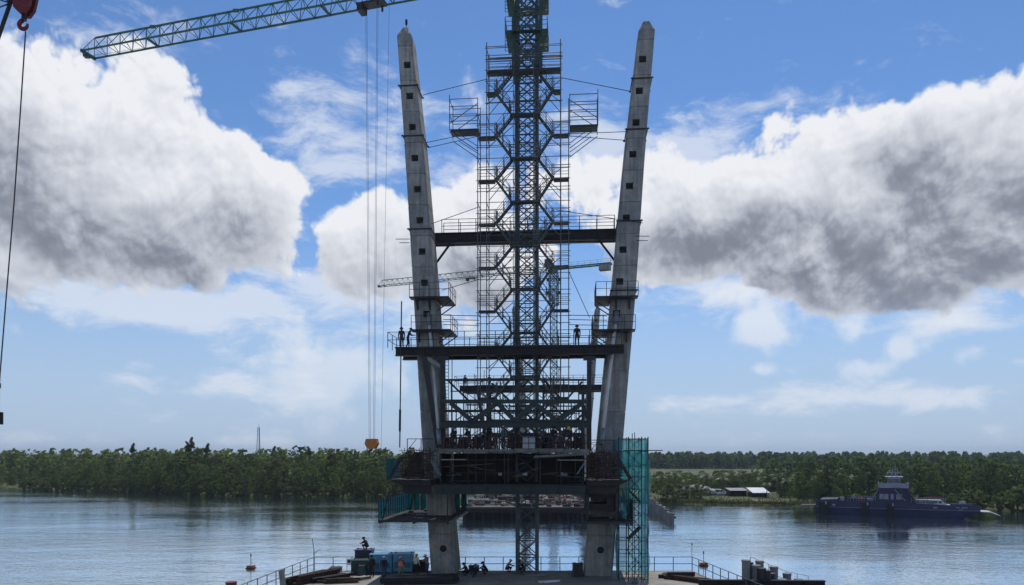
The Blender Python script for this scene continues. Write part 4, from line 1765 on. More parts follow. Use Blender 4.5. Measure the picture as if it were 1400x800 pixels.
mu = U(721, 0)
mast_base = B(mu, 0, PLAT_Z)
ZJ = 52.3
crane1 = tower_crane(mast_base, ZJ - .9, Vector((-42.8, 74.8, ZJ)), Vector((14, 58.4, ZJ)),
                     'near green tower crane whose lattice mast stands between the pylon legs', .3125, MAST_M, CRANE_G, hook_z=12.75)
fz = CAMZ + (620 - 368) * 180 / FPX
fb = Vector(((757 - 700) * 180 / FPX, 180, PLAT_Z))
crane2 = tower_crane(fb, fz - .9, Vector(((517 - 700) * 198 / FPX, 198, fz)), Vector(((835 - 700) * 174 / FPX, 174, fz)),
                     'distant tower crane with its jib low behind the scaffold', .45, MAST_M, CRANE_G, w=1.6)

# ================================================================ STAIR SCAFFOLD ROUND THE MAST
def scaffold():
    vF, vB = -3.0, -1.25
    vm = (vF + vB) / 2
    ztop = PX(716, 66, vm)[1]
    zdeck = DECK_Z
    root = thing('stair_scaffold', 'tall scaffold stair tower zig-zagging up in front of the crane mast', 'scaffold', B(U(716, vm), vm, zdeck))
    def Z(py):
        return PX(716, py, vm)[1]
    cols = [(655, 186 - 38, -1), (667, 64, 0), (703, 64, 0), (730, 64, 0), (766.5, 64, 0), (777.5, 186 - 42, 1)]
    uu = [U(c[0], vm) for c in cols]
    for (px, pt, _), u in zip(cols, uu):
        for v in (vF, vB):
            if 690 < px < 740 and v == vF:
                rr_ = .026
            else:
                rr_ = .036
            MB().tube(B(u, v, zdeck), B(u, v, Z(pt)), rr_, 6).build('standard', SCAF, root)
    def bar(name, a, b, r=.032, m_=SCAF):
        MB().tube(a, b, r, 5).build(name, m_, root)
    # ledgers
    y = 72.0
    k = 0
    while y < 606:
        i0, i1 = (1, 4) if y < 150 else (0, 5)
        z = Z(y)
        bar('ledger', B(uu[i0] - .15, vF, z), B(uu[i1] + .15, vF, z), .03)
        if k % 2 == 0:
            bar('ledger', B(uu[i0] - .15, vB, z), B(uu[i1] + .15, vB, z), .03)
            for i in range(i0, i1 + 1):
                bar('transom', B(uu[i], vF - .1, z), B(uu[i], vB + .1, z), .03)
        y += 14.9
        k += 1
    # face diagonals
    inner_y = [97 + 59.5 * i for i in range(9)]
    for j, yi in enumerate(inner_y[:-1]):
        ya, yb = yi + 30, yi + 59.5
        for a, b, y0, y1 in ((1, 2, yi + 22, yi + 52), (2, 1, yi + 22, yi + 52), (3, 4, yi + 22, yi + 52), (4, 3, yi + 22, yi + 52)):
            if y1 < 606:
                bar('brace', B(uu[a], vF - .05, Z(y0)), B(uu[b], vF - .05, Z(y1)), .031)
        if j % 2 == 0:
            for a, b in ((1, 2), (4, 3)):
                bar('brace', B(uu[a], vB, Z(yi + 52)), B(uu[b], vB, Z(yi + 8)), .031)
    # landings
    def landing(px0, px1, py, th=.15, m_=STEEL):
        z = Z(py)
        a, b = U(px0, vm), U(px1, vm)
        mb = MB()
        bbox(mb, a, b, vm - .32, vm + .32, z - th, z)
        o = mb.build('landing', m_, root)
        g = MB()
        for h in (.5, 1.0):
            for v in (vm - .31, vm + .31):
                g.tube(B(a, v, z + h), B(b, v, z + h), .022, 5)
        for u in (a + .03, b - .03):
            for v in (vm - .31, vm + .31):
                g.tube(B(u, v, z), B(u, v, z + 1.0), .022, 5)
        g.build('landing_rail', SCAF, o)
    outer_y = [127 + 59.5 * i for i in range(9)]
    for i, y in enumerate(inner_y):
        if i == 0:
            landing(667, 767, 97, .22)
        elif y < 600:
            landing(698, 738, y)
    for i, y in enumerate(outer_y):
        if y > 600:
            continue
        th = .16
        landing(667 if i == 0 else 655, 677, y, th)
        landing(757, 767 if i == 0 else 778, y, th)
    # stair flights
    def flight(pa, ya, pb, yb, v):
        a, b = Vector(B(U(pa, vm), v, Z(ya))), Vector(B(U(pb, vm), v, Z(yb)))
        mb = MB()
        for dv in (-.24, .24):
            mb.beam(a + AX * dv, b + AX * dv, .05, .13)
        n = 9
        for i in range(1, n):
            p = a.lerp(b, i / n)
            mb.beam(p - AX * .24, p + AX * .24, .12, .03)
        o = mb.build('stair_flight', SCAF, root)
        g = MB()
        for dv in (-.27, .27):
            for h in (.5, 1.0):
                g.tube(a + AX * dv + Vector((0, 0, h)), b + AX * dv + Vector((0, 0, h)), .02, 5)
            for t in (.1, .5, .9):
                p = a.lerp(b, t) + AX * dv
                g.tube(p, p + Vector((0, 0, 1.0)), .028, 5)
        g.build('handrail', SCAF, o)
    for i, y in enumerate(outer_y):
        if y > 600:
            continue
        flight(677, y - 1, 700, y - 29, vm + .27)
        flight(757, y - 1, 736, y - 29, vm + .27)
        if y + 30 < 600:
            flight(677, y - 1, 699, y + 29, vm - .27)
            flight(757, y - 1, 737, y + 29, vm - .27)
    # cantilever platforms at the sides, with their rails and struts
    for pa, pb, sg in ((617, 655, -1), (817, 779, 1)):
        z = Z(177)
        a, b = U(pa, vm), U(pb, vm)
        mb = MB()
        bbox(mb, min(a, b), max(a, b), vm - .5, vm + .5, z - .2, z)
        mb.build('cantilever_deck', STEEL, root)
        for v in (vF, vB):
            bar('cantilever_strut', B(a, v, z - .4), B(b, v, z - 2.0), .035)
            bar('cantilever_strut', B(a + sg * -.5, v, z - .4), B(b, v, z - 1.6), .03)
            for u, yt in ((a, 133), (b, 138)):
                bar('standard', B(u, v, z - .3), B(u, v, Z(yt)), .032)
            for y in (139, 149, 160, 169):
                bar('guardrail_bar', B(a, v, Z(y)), B(b, v, Z(y)), .031)
            bar('brace', B(a, v, Z(172)), B(b, v, Z(146)), .031)
        for y in (139, 160):
            bar('guardrail_bar', B(a, vF, Z(y)), B(a, vB, Z(y)), .031)
    # top guard rails
    for y in (70, 82, 90):
        for v in (vF, vB):
            bar('guardrail_bar', B(uu[1] - .1, v, Z(y)), B(uu[4] + .15, v, Z(y)), .032)
    # ties to the pylon legs
    for (pa, ya, pb, yb, va) in ((578, 130, 667, 108, -.6), (583, 195, 655, 180, -1.0), (586, 202, 655, 186, .6), (590, 306, 655, 283, -.4), (862, 125, 766, 106, -1.0), (857, 180, 778, 183, -1.0), (856, 192, 778, 186, .4), (879, 305, 760, 287, -1.7), (604, 397, 655, 382, -.9), (778, 372, 806, 434, -1.0)):
        bar('tie_rope', Q(pa, ya, va), Q(pb, yb, vm), .028, STEEL)
    for y0, y1 in ((431, 432), (437, 438), (444, 445)):
        bar('tie_tube', Q(606, y0, -1.2), Q(655, y1, vm), .03, STEEL)
        bar('tie_tube', Q(778, y0, vm), Q(830, y1, -1.2), .03, STEEL)
    for (pa, ya, pb, yb) in ((541, 327, 560, 327), (546, 332, 560, 332), (868, 323, 888, 323), (870, 329, 886, 329), (866, 397, 874, 397)):
        bar('tie_tube', Q(pa, ya, -1.7), Q(pb, yb, -1.7), .03, STEEL)
    return root


scaffold()

# the tall rod standing by the left end of the girder
mb = MB()
mb.tube(Q(549, 412, -3.6), Q(546.5, 612, -3.6), .05, 6)
mb.tube(Q(547, 560, -3.6), Q(546.6, 590, -3.6), .09, 6)
mb.build('guide_rod', STEEL, label='thin tall dark rod standing beside the left end of the girder', cat='rod')

# ================================================================ TEAL NETTED SCAFFOLD BY THE RIGHT LEG
def net_tower():
    v0, v1 = -3.6, -1.3
    u0, u1 = U(846, v0), U(886, v0)
    zt_ = PX(866, 600, v0)[1]
    root = thing('netted_scaffold', 'scaffold tower wrapped in teal netting beside the right pylon leg', 'scaffold', B((u0 + u1) / 2, (v0 + v1) / 2, PLAT_Z))
    us = [u0, u0 + .75, (u0 + u1) / 2 + .1, u1 - .5, u1]
    for i, u in enumerate(us):
        for v in (v0, v1):
            MB().tube(B(u, v, PLAT_Z), B(u, v, zt_ + (.5 if i == 2 else .15)), .045 if i in (0, 4, 1, 3) else .03, 6).build('standard', STEEL_G, root)
    n = 11
    for k in range(n + 1):
        z = PLAT_Z + .2 + (zt_ - PLAT_Z - .2) * k / n
        for v in (v0, v1):
            MB().tube(B(u0, v, z), B(u1, v, z), .026, 5).build('ledger', STEEL_G, root)
        for u in (u0, us[2], u1):
            MB().tube(B(u, v0, z), B(u, v1, z), .022, 5).build('transom', STEEL_G, root)
        if k < n:
            z2 = z + (zt_ - PLAT_Z) / n
            a, b = (us[1], us[3]) if k % 2 else (us[3], us[1])
            MB().tube(B(a, v0, z), B(b, v0, z2), .024, 5).build('brace', STEEL_G, root)
            MB().tube(B(b, v1, z), B(a, v1, z2), .024, 5).build('brace', STEEL_G, root)
            MB().tube(B(b, v0 + .02, z), B(a, v0 + .02, z2), .022, 5).build('brace', STEEL_G, root)
            if k > 1 and k % 3 == 0:
                mb = MB()
                p, q_ = (B(us[1], (v0 + v1) / 2, z), B(us[3], (v0 + v1) / 2, z2)) if k % 2 else (B(us[3], (v0 + v1) / 2, z), B(us[1], (v0 + v1) / 2, z2))
                mb.beam(p - AX * .35, q_ - AX * .35, .04, .16)
                mb.beam(p + AX * .35, q_ + AX * .35, .04, .16)
                for t in range(1, 7):
                    c = p.lerp(q_, t / 7)
                    mb.beam(c - AX * .35, c + AX * .35, .2, .03)
                mb.build('stair_flight', STEEL_G, root)
    # net sheets, sagging between the lifts
    def sheet(pa, pb, z0, z1, amp=.16, na=9, nz=14):
        mb = MB()
        grid = []
        nrm = (pb - pa).cross(Vector((0, 0, 1))).normalized()
        for j in range(nz + 1):
            z = z0 + (z1 - z0) * j / nz
            row = []
            for i in range(na + 1):
                p = pa.lerp(pb, i / na)
                w = amp * mnoise.noise(Vector((p.x * 1.3, p.y * 1.3, z * .7))) * 2
                row.append(Vector((p.x, p.y, z)) + nrm * w)
            grid.append(row)
        for j in range(nz):
            for i in range(na):
                mb.quad(grid[j][i], grid[j][i + 1], grid[j + 1][i + 1], grid[j + 1][i])
        mb.build('net_sheet', NET, root, smooth=True)
    zs = [PLAT_Z + .3, PLAT_Z + 3.4, PLAT_Z + 6.6, zt_]
    e = .07
    for a, b in zip(zs[:-1], zs[1:]):
        sheet(B(u1 + e, v0, 0), B(u1 + e, v1, 0), a, b)
        sheet(B(u0 - e, v0, 0), B(u0 - e, v1, 0), a, b)
        sheet(B(u0, v1 + e, 0), B(u1, v1 + e, 0), a, b)
    sheet(B(us[3] - .1, v0 - e, 0), B(u1, v0 - e, 0), zs[0], zt_, .12)
    sheet(B(u0, v0 - e, 0), B(us[1] + .15, v0 - e, 0), zs[1] + 1.0, zt_, .14)
    sheet(B(us[1], v0 - e, 0), B(us[3], v0 - e, 0), zs[2] + .6, zt_ - .1, .1)
    sheet(B(u0 - .75, v1, 0), B(u0 + .2, v1 + .1, 0), zs[0] + .5, zs[1] + 1.5, .12)
    MB().tube(Q(852, 616, v0 - .1), Q(906, 616, v0 - .1), .04, 6).build('outrigger_tube', STEEL_G, root)
net_tower()

# ================================================================ PEOPLE (one continuous skinned body each)
SKIN = mat('brown_skin', (0.22, 0.12, 0.075), .6, var=.1)
BOOT = mat('dark_boots', (0.02, 0.018, 0.016), .8, var=.2)
CLOTH = {
    'navy': mat('navy_cotton', (0.018, 0.022, 0.045), .9, var=.3, scale=6),
    'black': mat('black_cotton', (0.016, 0.016, 0.018), .9, var=.3, scale=6),
    'grey': mat('grey_cotton', (0.11, 0.11, 0.12), .9, var=.3, scale=6),
    'pale': mat('pale_green_jacket', (0.52, 0.60, 0.47), .85, var=.15, scale=6),
    'plaid': mat('faded_red_shirt', (0.28, 0.17, 0.16), .9, var=.4, scale=9),
    'orange': mat('orange_vest', (0.80, 0.17, 0.06), .7, var=.15, scale=6),
    'lime': mat('lime_vest', (0.55, 0.68, 0.10), .7, var=.15, scale=6),
    'denim': mat('dark_denim', (0.04, 0.05, 0.08), .9, var=.25, scale=6),
    'khaki': mat('khaki_cotton', (0.20, 0.17, 0.11), .9, var=.2, scale=6),
}
HATS = {'white': mat('white_hard_hat', (.8, .8, .78), .35, var=.05), 'yellow': mat('yellow_hard_hat', (.75, .5, .05), .35, var=.05), 'blue': mat('blue_hard_hat', (.05, .12, .35), .35, var=.05),
        'black': mat('dark_hood', (.02, .02, .022), .9, var=.2)}

POSES = {
    'stand': dict(pelvis=(0, 0, .94), chest=(0, .01, 1.32), neck=(0, 0, 1.49), head=(0, .03, 1.63), lsh=(.19, 0, 1.42), rsh=(-.19, 0, 1.42), lel=(.25, -.02, 1.14), rel=(-.25, -.02, 1.14), lha=(.25, .10, .88), rha=(-.24, .10, .88),
                  lhip=(.10, 0, .90), rhip=(-.10, 0, .90), lkn=(.12, .03, .50), rkn=(-.12, .03, .50), lan=(.13, -.02, .09), ran=(-.13, -.02, .09)),
    'work': dict(pelvis=(0, -.03, .93), chest=(0, .09, 1.29), neck=(0, .15, 1.44), head=(0, .21, 1.56), lsh=(.19, .10, 1.38), rsh=(-.19, .10, 1.38), lel=(.28, .22, 1.13), rel=(-.27, .25, 1.15), lha=(.12, .45, 1.10), rha=(-.10, .47, 1.14),
                 lhip=(.10, -.03, .90), rhip=(-.10, -.03, .90), lkn=(.14, .08, .50), rkn=(-.12, -.02, .48), lan=(.15, .05, .09), ran=(-.14, -.18, .10)),
    'bend': dict(pelvis=(0, -.18, .86), chest=(0, .22, 1.08), neck=(0, .38, 1.10), head=(0, .52, 1.10), lsh=(.19, .30, 1.09), rsh=(-.19, .30, 1.09), lel=(.24, .38, .80), rel=(-.24, .38, .80), lha=(.15, .52, .56), rha=(-.15, .52, .56),
                 lhip=(.10, -.18, .83), rhip=(-.10, -.18, .83), lkn=(.13, .02, .47), rkn=(-.13, .02, .47), lan=(.14, -.06, .09), ran=(-.14, -.06, .09)),
    'crouch': dict(pelvis=(0, -.22, .34), chest=(0, .02, .68), neck=(0, .12, .82), head=(0, .18, .95), lsh=(.19, .05, .76), rsh=(-.19, .05, .76), lel=(.29, .28, .58), rel=(-.29, .28, .58), lha=(.12, .46, .55), rha=(-.12, .48, .57),
                   lhip=(.11, -.2, .33), rhip=(-.11, -.2, .33), lkn=(.20, .26, .50), rkn=(-.20, .26, .48), lan=(.17, .0, .09), ran=(-.17, -.02, .09)),
    'sit': dict(pelvis=(0, -.05, .12), chest=(0, -.02, .50), neck=(0, .02, .67), head=(0, .06, .81), lsh=(.19, 0, .60), rsh=(-.19, 0, .60), lel=(.27, .14, .38), rel=(-.27, .14, .38), lha=(.14, .36, .32), rha=(-.14, .36, .32),
                lhip=(.10, 0, .12), rhip=(-.10, 0, .12), lkn=(.15, .43, .34), rkn=(-.15, .43, .34), lan=(.13, .46, -.08), ran=(-.13, .46, -.08)),
}
BODY = {}


def body_mesh(pose):
    if pose in BODY:
        return BODY[pose]
    J = {k: Vector(v) for k, v in POSES[pose].items()}
    vs, es, rad = [], [], []

    def V(p, r):
        vs.append(tuple(p))
        rad.append(r)
        return len(vs) - 1

    def E(a, b):
        es.append((a, b))
    pel = V(J['pelvis'], .155)
    mid = V(J['pelvis'].lerp(J['chest'], .5), .145)
    ch = V(J['chest'], .17)
    nk = V(J['neck'], .065)
    hd0 = V(J['neck'].lerp(J['head'], .45), .075)
    hd = V(J['head'], .105)
    hd1 = V(J['head'] + (J['head'] - J['neck']).normalized() * .10, .075)
    for a, b in ((pel, mid), (mid, ch), (ch, nk), (nk, hd0), (hd0, hd), (hd, hd1)):
        E(a, b)
    for s in 'lr':
        sh = V(J[s + 'sh'], .082)
        el = V(J[s + 'el'], .052)
        ha = V(J[s + 'ha'], .036)
        E(ch, sh); E(sh, el); E(el, ha)
        d = (J[s + 'ha'] - J[s + 'el']).normalized()
        palm_ = V(J[s + 'ha'] + d * .07, .034)
        E(ha, palm_)
        side = d.cross(Vector((0, 0, 1)) if abs(d.z) < .9 else Vector((0, 1, 0))).normalized()
        for k, (off, ln) in enumerate(((-.03, .075), (-.01, .09), (.01, .085), (.03, .065))):
            f1 = V(J[s + 'ha'] + d * (.07 + ln * .6) + side * off, .009)
            f2 = V(J[s + 'ha'] + d * (.07 + ln) + side * off * 1.1 + Vector((0, 0, -.02)), .008)
            E(palm_, f1); E(f1, f2)
        th = V(J[s + 'ha'] + d * .06 + side * -.06, .010)
        E(ha, th)
        hp = V(J[s + 'hip'], .105)
        kn = V(J[s + 'kn'], .070)
        an = V(J[s + 'an'], .048)
        ft = V(J[s + 'an'] + Vector((0, .17, -.045)), .042)
        E(pel, hp); E(hp, kn); E(kn, an); E(an, ft)
    me = bpy.data.meshes.new('body_cage')
    me.from_pydata(vs, es, [])
    o = bpy.data.objects.new('body_cage', me)
    C.objects.link(o)
    sk = o.modifiers.new('skin', 'SKIN')
    ss = o.modifiers.new('sub', 'SUBSURF')
    ss.levels = ss.render_levels = 1
    sv = me.skin_vertices[0].data
    for i, r in enumerate(rad):
        sv[i].radius = (r, r * (.72 if i in (0, 1, 2) else 1.0))
    sv[0].use_root = True
    dg = bpy.context.evaluated_depsgraph_get()
    ev = o.evaluated_get(dg)
    out = bpy.data.meshes.new_from_object(ev)
    bpy.data.objects.remove(o)
    # slots: 0 shirt, 1 trousers, 2 skin, 3 boots - chosen by the nearest bone
    bones = [(J['pelvis'], J['chest'], 0), (J['chest'], J['neck'], 0), (J['neck'], J['head'] + Vector((0, 0, .1)), 2)]
    for s in 'lr':
        bones += [(J[s + 'sh'], J[s + 'el'], 0), (J[s + 'el'], J[s + 'ha'], 0), (J[s + 'ha'], J[s + 'ha'] + (J[s + 'ha'] - J[s + 'el']).normalized() * .15, 2),
                  (J[s + 'hip'], J[s + 'kn'], 1), (J[s + 'kn'], J[s + 'an'], 1), (J[s + 'an'] - Vector((0, 0, .02)), J[s + 'an'] + Vector((0, .17, -.05)), 3)]
    idx = []
    for f in out.polygons:
        c = f.center
        best, bi = 1e9, 0
        for a, b, k in bones:
            ab = b - a
            t = max(0, min(1, (c - a).dot(ab) / max(ab.length_squared, 1e-6)))
            dd = (c - (a + ab * t)).length
            if dd < best:
                best, bi = dd, k
        if bi == 0 and (c - J['pelvis']).dot((J['chest'] - J['pelvis']).normalized()) < .05 and (c - J['pelvis']).length < .25:
            bi = 1
        idx.append(bi)
    # face: nose, brow, ears as extra small shapes on the head
    BODY[pose] = (out, idx, J)
    return BODY[pose]


def person(loc, rz, pose, shirt, trousers, hat, label, vest=None, group=None):
    base, idx, J = body_mesh(pose)
    me = base.copy()
    me.materials.clear()
    for m_ in (CLOTH[shirt], CLOTH[trousers], SKIN, BOOT):
        me.materials.append(m_)
    me.polygons.foreach_set('material_index', idx)
    me.polygons.foreach_set('use_smooth', [True] * len(me.polygons))
    root = thing('person', label, 'person', loc, group, rz)
    o = bpy.data.objects.new('body', me)
    C.objects.link(o)
    o.parent = root
    hd = J['head']
    d = (J['head'] - J['neck']).normalized()
    # hard hat: dome and brim
    mb = MB()
    f = Vector((0, 1, 0)) - d * d.y
    f.normalize()
    s = d.cross(f)
    c = hd + d * .04
    rings = []
    for k, (r, h) in enumerate(((.165, -.005), (.135, .0), (.13, .05), (.10, .10), (.05, .13))):
        rings.append([c + d * h + (s * math.cos(t * .628) + f * math.sin(t * .628) * (1.15 if k else 1.25)) * r for t in range(10)])
    for a, b in zip(rings[:-1], rings[1:]):
        for t in range(10):
            u = (t + 1) % 10
            mb.quad(a[t], a[u], b[u], b[t])
    n0 = len(mb.v)
    mb.v += rings[-1]
    mb.f.append(tuple(range(n0, n0 + 10)))
    mb.m.append(0)
    hm = mb.build('hard_hat' if hat != 'black' else 'hood', HATS[hat])
    hm.parent = root
    # face details on the skin
    mb = MB()
    mb.hexa([hd + f * .095 + s * .012 - d * .02, hd + f * .095 - s * .012 - d * .02, hd + f * .10 - d * .0 - s * .006, hd + f * .10 + s * .006], [hd + f * .125 + s * .008 - d * .03, hd + f * .125 - s * .008 - d * .03, hd + f * .105 - s * .004, hd + f * .105 + s * .004])
    for sg in (-1, 1):
        mb.box(hd + s * .105 * sg - d * .01, .02, .04, .055)
    fm = mb.build('face_features', SKIN)
    fm.parent = root
    if vest:
        mb = MB()
        a, b = J['pelvis'].lerp(J['chest'], .15), J['chest'].lerp(J['neck'], .35)
        ax = (b - a).normalized()
        side = Vector((1, 0, 0))
        fw = ax.cross(side)
        prev = None
        for t, w in ((0, .19), (.4, .195), (.8, .205), (1.0, .15)):
            p = a.lerp(b, t)
            ring = [p + side * (w * math.cos(k * .628)) + fw * (w * .78 * math.sin(k * .628)) for k in range(10)]
            if prev:
                for k in range(10):
                    u = (k + 1) % 10
                    mb.quad(prev[k], prev[u], ring[u], ring[k])
            prev = ring
        vm_ = mb.build('safety_vest', CLOTH[vest])
        vm_.parent = root
    return root


# ================================================================ WORKING PLATFORM AND WHAT STANDS ON IT
def work_platform():
    L0, L1, R0, R1 = Vector((-18.6, 46, 0)), Vector((-16.9, 63.2, 0)), Vector((17.2, 46, 0)), Vector((15.4, 63.2, 0))
    root = thing('working_platform', 'concrete working platform in the river under the pylon', 'platform', (0, 60, 0))
    # slab panels
    nx, ny = 12, 6
    def g(i, j):
        a = L0.lerp(R0, i / nx)
        b = L1.lerp(R1, i / nx)
        return a.lerp(b, j / ny)
    m_ = mat('dusty_platform_concrete', (0.30, 0.275, 0.235), .92, var=.3, scale=.5, bump=.4, bscale=4)
    for i in range(nx):
        for j in range(ny):
            mb = MB()
            z = PLAT_Z + rnd.uniform(-.012, 0)
            cs = [g(i, j), g(i + 1, j), g(i + 1, j + 1), g(i, j + 1)]
            c = sum(cs, Vector()) / 4
            cs = [c + (p - c) * .996 for p in cs]
            mb.hexa([p + Vector((0, 0, z - .35)) for p in cs], [p + Vector((0, 0, z)) for p in cs])
            mb.build('slab_panel', m_, root)
    for a, b in ((L0, L1), (L1, R1), (R0, R1)):
        mb = MB()
        mb.beam(a + Vector((0, 0, PLAT_Z - .62)), b + Vector((0, 0, PLAT_Z - .62)), .4, .5)
        mb.build('edge_girder', STEEL_B, root)
    for i in range(0, nx + 1, 2):
        for j in (0, 3, 6):
            p = g(i, j)
            mb = MB()
            mb.tube(p + Vector((0, 0, -3)), p + Vector((0, 0, PLAT_Z - .4)), .35, 12)
            mb.build('pile', STEEL_B, root, smooth=False)
    zz = Vector((0, 0, PLAT_Z))
    rl = mat('blue_grey_rail', (.06, .09, .12), .5, var=.2)
    rail_run([L0 + zz, L1 + zz, R1 + zz, R0 + zz], 1.15, 1.6, root, .035, (1, .5), rl)
    return root


work_platform()


def pz(px, py, z=PLAT_Z):
    return on_z(px, py, z)


BLUE = mat('blue_container_paint', (0.07, 0.25, 0.40), .5, var=.3, scale=1.2, bump=.1)
BLUE2 = mat('faded_blue_container_paint', (0.09, 0.26, 0.38), .5, var=.3, scale=1.2, bump=.1)
GREENB = mat('dark_green_machine_paint', (0.02, 0.06, 0.055), .5, var=.3, scale=1.5)
INDIGO = mat('indigo_machine_paint', (0.025, 0.03, 0.08), .5, var=.3, scale=1.5)


def gen_box(px0, px1, py0, py1, Y, depth, m_, label, nrib=7):
    """sound-proofed generator box: body, roof, doors with louvres, skid"""
    a = Vector(((px0 - 700) * Y / FPX, Y, 0))
    b = Vector(((px1 - 700) * Y / FPX, Y, 0))
    z0, z1 = CAMZ + (620 - py1) * Y / FPX, CAMZ + (620 - py0) * Y / FPX
    root = thing('generator_box', label, 'generator', ((a.x + b.x) / 2, Y, z0))
    w = b.x - a.x
    cx = (a.x + b.x) / 2
    MB().box((cx, Y + depth / 2, (z0 + .15 + z1 - .06) / 2), w, depth, z1 - .06 - z0 - .15).build('body', m_, root)
    MB().box((cx, Y + depth / 2, z1 - .03), w + .08, depth + .08, .06).build('roof', m_, root)
    MB().box((cx, Y + depth / 2, z0 + .075), w - .1, depth - .1, .15).build('skid', STEEL, root)
    for k in range(2):
        dx = -w / 4 + k * w / 2
        d = MB().box((cx + dx, Y - .015, (z0 + z1) / 2 + .05), w / 2 - .08, .03, z1 - z0 - .45).build('door', m_, root)
        lv = MB()
        for q_ in range(nrib):
            lv.box((cx + dx, Y - .035, z0 + .5 + q_ * .07), w / 2 - .3, .02, .035)
        lv.build('louvre', STEEL_G, d)
        MB().box((cx + dx + (w / 4 - .15) * (1 if k == 0 else -1), Y - .045, (z0 + z1) / 2), .05, .03, .22).build('handle', STEEL, d)
    for k in (-1, 1):
        MB().box((cx + k * (w / 2 - .15), Y + depth / 2, z1 + .04), .1, .2, .1).build('lifting_lug', STEEL, root)


gen_box(505, 535.5, 758, 785, 61.6, 1.5, BLUE, 'left of the two blue generator boxes on the platform')
gen_box(537, 563.5, 757.5, 784, 61.8, 1.5, BLUE2, 'right of the two blue generator boxes on the platform')
gen_box(480, 505, 766, 787, 61.0, 1.4, GREENB, 'dark green machine box left of the blue generators')
gen_box(485, 508, 752, 768, 62.6, 1.3, INDIGO, 'indigo cabin box behind and above the green machine box')
p_, = (pz(476, 787),)


def small_box(px0, px1, py0, py1, Y, d, m_, name, label, cat):
    z0, z1 = CAMZ + (620 - py1) * Y / FPX, CAMZ + (620 - py0) * Y / FPX
    x0, x1 = (px0 - 700) * Y / FPX, (px1 - 700) * Y / FPX
    root = thing(name, label, cat, ((x0 + x1) / 2, Y, z0))
    mb = MB()
    c = ((x0 + x1) / 2, Y + d / 2)
    e = .06
    lo = [(x0, Y), (x1, Y), (x1, Y + d), (x0, Y + d)]
    hi = [(x0 + e, Y + e), (x1 - e, Y + e), (x1 - e, Y + d - e), (x0 + e, Y + d - e)]
    mb.hexa([Vector((*p, z0)) for p in lo], [Vector((*p, z1 - .04)) for p in hi])
    mb.build('block', m_, root)
    mb = MB()
    mb.box((c[0], c[1], z1 - .02), x1 - x0 - .02, d - .02, .05)
    mb.build('top_board', PLANK, root)
    for k in (-1, 1):
        mb = MB()
        pr = None
        for i in range(7):
            t = math.pi * i / 6
            q_ = Vector((c[0] + k * (x1 - x0) * .28 + .12 * math.cos(t), c[1], z1 + .12 * math.sin(t)))
            if pr:
                mb.tube(pr, q_, .02, 5)
            pr = q_
        mb.build('lifting_loop', STEEL, root)


small_box(449, 465, 777, 788, 60.6, 1.0, CONC_D, 'concrete_block', 'grey concrete block near the left platform railing', 'block')
small_box(489, 498, 774, 790, 59.8, .6, GREENB, 'pump_unit', 'small dark pump standing before the green machine box', 'pump')
small_box(565, 582, 768, 786, 62.4, 1.2, STEEL_B, 'timber_stack', 'dark stack of timber between the blue boxes and the left leg', 'timber')
small_box(783, 798, 772, 795, 59.9, 1.0, STEEL, 'compressor', 'dark compressor at the foot of the right leg', 'compressor')
small_box(640, 655, 775, 784, 62.5, 1.0, STEEL_B, 'material_crate', 'low dark crate behind the workers right of the left leg', 'crate')


def pipe_pile(px, py, n, L, rz, r, m_, label, name='steel_stack', cat='steel stack', kind='beam'):
    p = pz(px, py)
    root = thing(name, label, cat, p, None, rz)
    for i in range(n):
        row = i // 5
        mb = MB()
        off = (i % 5 - 2) * r * 2.6 + rnd.uniform(-.05, .05)
        a = Vector((-L / 2 + rnd.uniform(-.4, .4), off, r + row * r * 1.9))
        b = a + Vector((L, rnd.uniform(-.25, .25), rnd.uniform(-.02, .05)))
        if kind == 'beam':
            mb.ibeam(a, b, r * 1.8, r * 2, .03, .03)
        else:
            mb.tube(a, b, r, 8)
        o = mb.build('steel_bar', m_)
        o.parent = root


RUSTD = mat('old_dark_rusty_steel', (.055, .032, .024), .9, var=.5, scale=2, bump=.2)
pipe_pile(425, 794, 12, 4.5, R(62), .12, RUSTD, 'rusty steel sections stacked along the left platform edge')
pipe_pile(450, 793, 8, 3.2, R(55), .1, STEEL_B, 'dark steel beams lying right of the rusty stack')
pipe_pile(463, 796, 6, 2.6, R(8), .1, RUSTD, 'short rusty beams lying flat near the left front of the platform')
pipe_pile(487, 793, 6, 2.0, R(50), .08, GALV, 'grey tubes lying beside the small pump', kind='tube')
pipe_pile(575, 797, 10, 5.5, R(6), .14, STEEL, 'black steel beams lying in front of the left pylon leg')
pipe_pile(548, 794, 8, 2.2, R(-20), .12, BLACK, 'short black beams in front of the right blue box')
pipe_pile(600, 795, 7, 2.2, R(12), .13, STEEL_B, 'brown beams lying at the foot of the left pylon leg')
pipe_pile(925, 790, 6, 2.2, R(-12), .14, STEEL, 'dark steel plates stacked at the right end of the platform')
pipe_pile(945, 794, 7, 3.4, R(-40), .09, RUSTD, 'rusty bars lying toward the right platform corner')
pipe_pile(868, 795, 9, 2.4, R(80), .05, GALV_L, 'loose pale scaffold tubes at the foot of the netted tower', kind='tube')
pipe_pile(735, 787, 3, 1.5, R(3), .08, GALV_L, 'pale boards lying on the platform right of the mast foot')
pipe_pile(748, 796, 4, 1.3, R(14), .05, WHITE, 'small white bags on the platform between mast and right leg', name='cement_bags', cat='bags')

